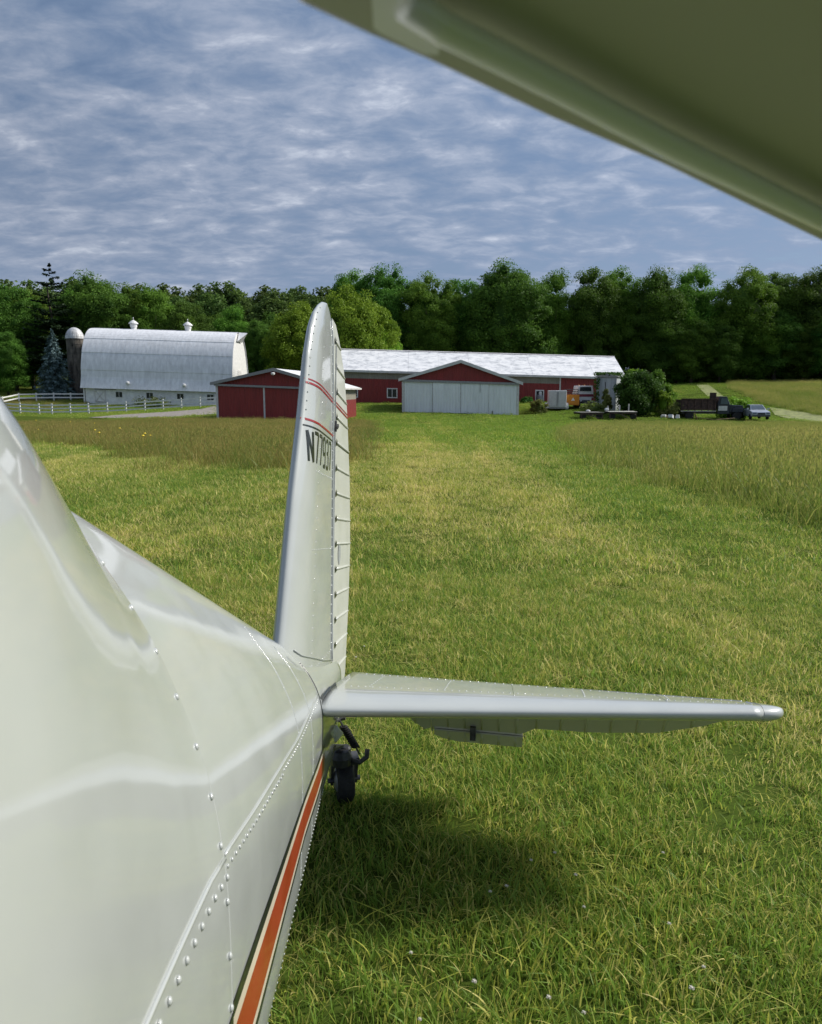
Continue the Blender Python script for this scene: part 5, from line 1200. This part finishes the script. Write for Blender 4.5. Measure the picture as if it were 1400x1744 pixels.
leaf_c = tuft_collection('weed_tuft', [blade_clump(420 + i, 16, .06, .050, .017, .8, M['turf'], seg=4, straw=.0) for i in range(4)])
mid_c = tuft_collection('mid_tuft', [blade_clump(260 + i, 130, .36, .075, .0080, .7, M['turf'], straw=.36) for i in range(5)])
far_c = tuft_collection('far_tuft', [blade_clump(290 + i, 120, .75, .075, .022, .6, M['turf_far'], seg=2) for i in range(4)])
tall_c = tuft_collection('meadow_tuft', [blade_clump(320 + i, 150, .6, .36, .010, .45, M['meadow'], .30, seg=3, straw=.30) for i in range(5)])
tall_l = tuft_collection('brown_meadow_tuft', [blade_clump(350 + i, 150, .6, .36, .010, .45, M['meadow_left'], .30, seg=3, straw=.35) for i in range(5)])
def go(name, y0, y1, dens, seed, coll, nc, s0, s1, cond, **kw):
    x, y = band_points(y0, y1, dens, seed, **kw); k = open_ground(x, y) & cond(x, y); x, y = x[k], y[k]
    rg = np.random.default_rng(seed + 1); sc = rg.uniform(s0, s1, len(x)) * (1 + .22*np.sin(x*1.7 + y*.6)*np.sin(y*1.1 - x*.4)) * (np.interp(y, [20, 50, 70], [1, .8, .5]) if 'meadow' in name and y1 < 80 else 1.0); return scatter(name, None, x, y, sc, coll, nc, seed)
lawn = lambda x, y: ~in_tall(x, y)
go('lawn_grass', .6, 6.5, 105, 1, near_c, 7, .7, 1.25, lawn)
go('lawn_tufts', .8, 9, 9, 2, long_c, 4, .6, 1.2, lambda x, y: lawn(x, y) & (np.sin(x*2.1 + y*1.3) + np.sin(x*.8 - y*2.2) > .1))
go('dead_thatch', .6, 9, 18, 21, thatch_c, 4, .7, 1.4, lawn)
go('broadleaf_weeds', .6, 9, 7, 22, leaf_c, 4, .5, 1.1, lambda x, y: lawn(x, y) & (np.sin(x*3.1 - y*1.7) + np.sin(x*1.3 + y*2.9) > .6))
go('mid_grass', 6.2, 27, 17, 3, mid_c, 5, .75, 1.3, lawn)
go('far_grass', 20, 60, 3.6, 4, far_c, 4, .8, 1.3, lawn)
go('distant_grass', 60, 135, 1.5, 5, far_c, 4, 1.0, 1.7, lawn)
inl = lambda x, y: in_tall(x, y) & (x < 4)
inr = lambda x, y: in_tall(x, y) & (x >= 4)
go('left_meadow_grass', 13, 60, 6.5, 6, tall_l, 5, .75, 1.3, inl)
go('right_meadow_grass', 7.5, 73, 6.5, 7, tall_c, 5, .75, 1.3, inr)
go('hill_meadow_grass', 82, 132, 3.0, 8, tall_c, 5, 1.1, 1.6, inr)
go('paddock_grass', 62, 112, 2.5, 9, tall_l, 5, .7, 1.2, lambda x, y: in_poly(meadow_b, x, y))

# white clover heads in the lawn, yellow flowers in the left meadow
ch = MB().lathe([(.2, -.4), (.5, -.3), (.6, 0), (.45, .35), (.2, .5)], 8); rg = random.Random(4)
for i in range(44):
    g = rg.uniform(0, 6.28); z = rg.uniform(-.3, .6); r = math.sqrt(max(0, 1 - z*z)); c = Vector((r*math.cos(g)*.85, r*math.sin(g)*.85, z*.8)); ch.box(c, (.16, .16, .55), c.to_track_quat('Z', 'Y').to_matrix(), .5)
co = ch.build('head', M['clover']); head_me = co.data; bpy.data.objects.remove(co)
so = MB().tube([(0, 0, -12), (.4, .2, -6), (0, 0, -.3)], .10, 5).build('stem', M['stem']); stem_me = so.data; bpy.data.objects.remove(so)
CL = [(835, 1507), (863, 1497), (945, 1448), (981, 1475), (995, 1533), (808, 1658), (905, 1450), (1179, 1669), (995, 1707), (715, 1721), (935, 1683), (1199, 1637), (1140, 1567), (700, 1610), (620, 1094), (606, 1113), (685, 1018), (1130, 800+640)]
for i, (px, py) in enumerate(CL):
    g = G(px, py); y = g.y*.94; x = g.x*.94; e = empty('clover_flower', (x, y, gz(x, y)), 0, 'small white clover flower head standing in the near lawn', 'flower', 'white clover in the lawn')
    k = rg.uniform(.0048, .0068); hz = .072 + rg.uniform(-.01, .01)
    for nm, me_ in (('head', head_me), ('stem', stem_me)):
        o = bpy.data.objects.new(nm, me_); COL.objects.link(o); o.parent = e; o.location = (0, 0, hz); o.scale = (k, k, k)
yo = MB().lathe([(.1, -.2), (1, 0), (.4, .3)], 8).tube([(0, 0, -3), (0, 0, 0)], .08, 5).build('yellow_flower', M['yellow']); yme = yo.data; bpy.data.objects.remove(yo)
for px, py in [(18,700),(62,708),(66,729),(138,722),(162,717),(162,729),(163,735),(170,741),(245,752),(248,747),(257,745),(12,706),(205,733),(120,712)]:
    g = G(px, py + 18); x, y = g.x, g.y; o = bpy.data.objects.new('yellow_flower', yme); COL.objects.link(o); k = rg.uniform(.035, .05); o.scale = (k, k, k*2); o.location = (x, y, gz(x, y) + .40 + rg.uniform(-.04, .08))
    tag(o, 'tiny yellow flower above the tall grass of the left meadow', 'flower', 'yellow flowers in the left meadow')
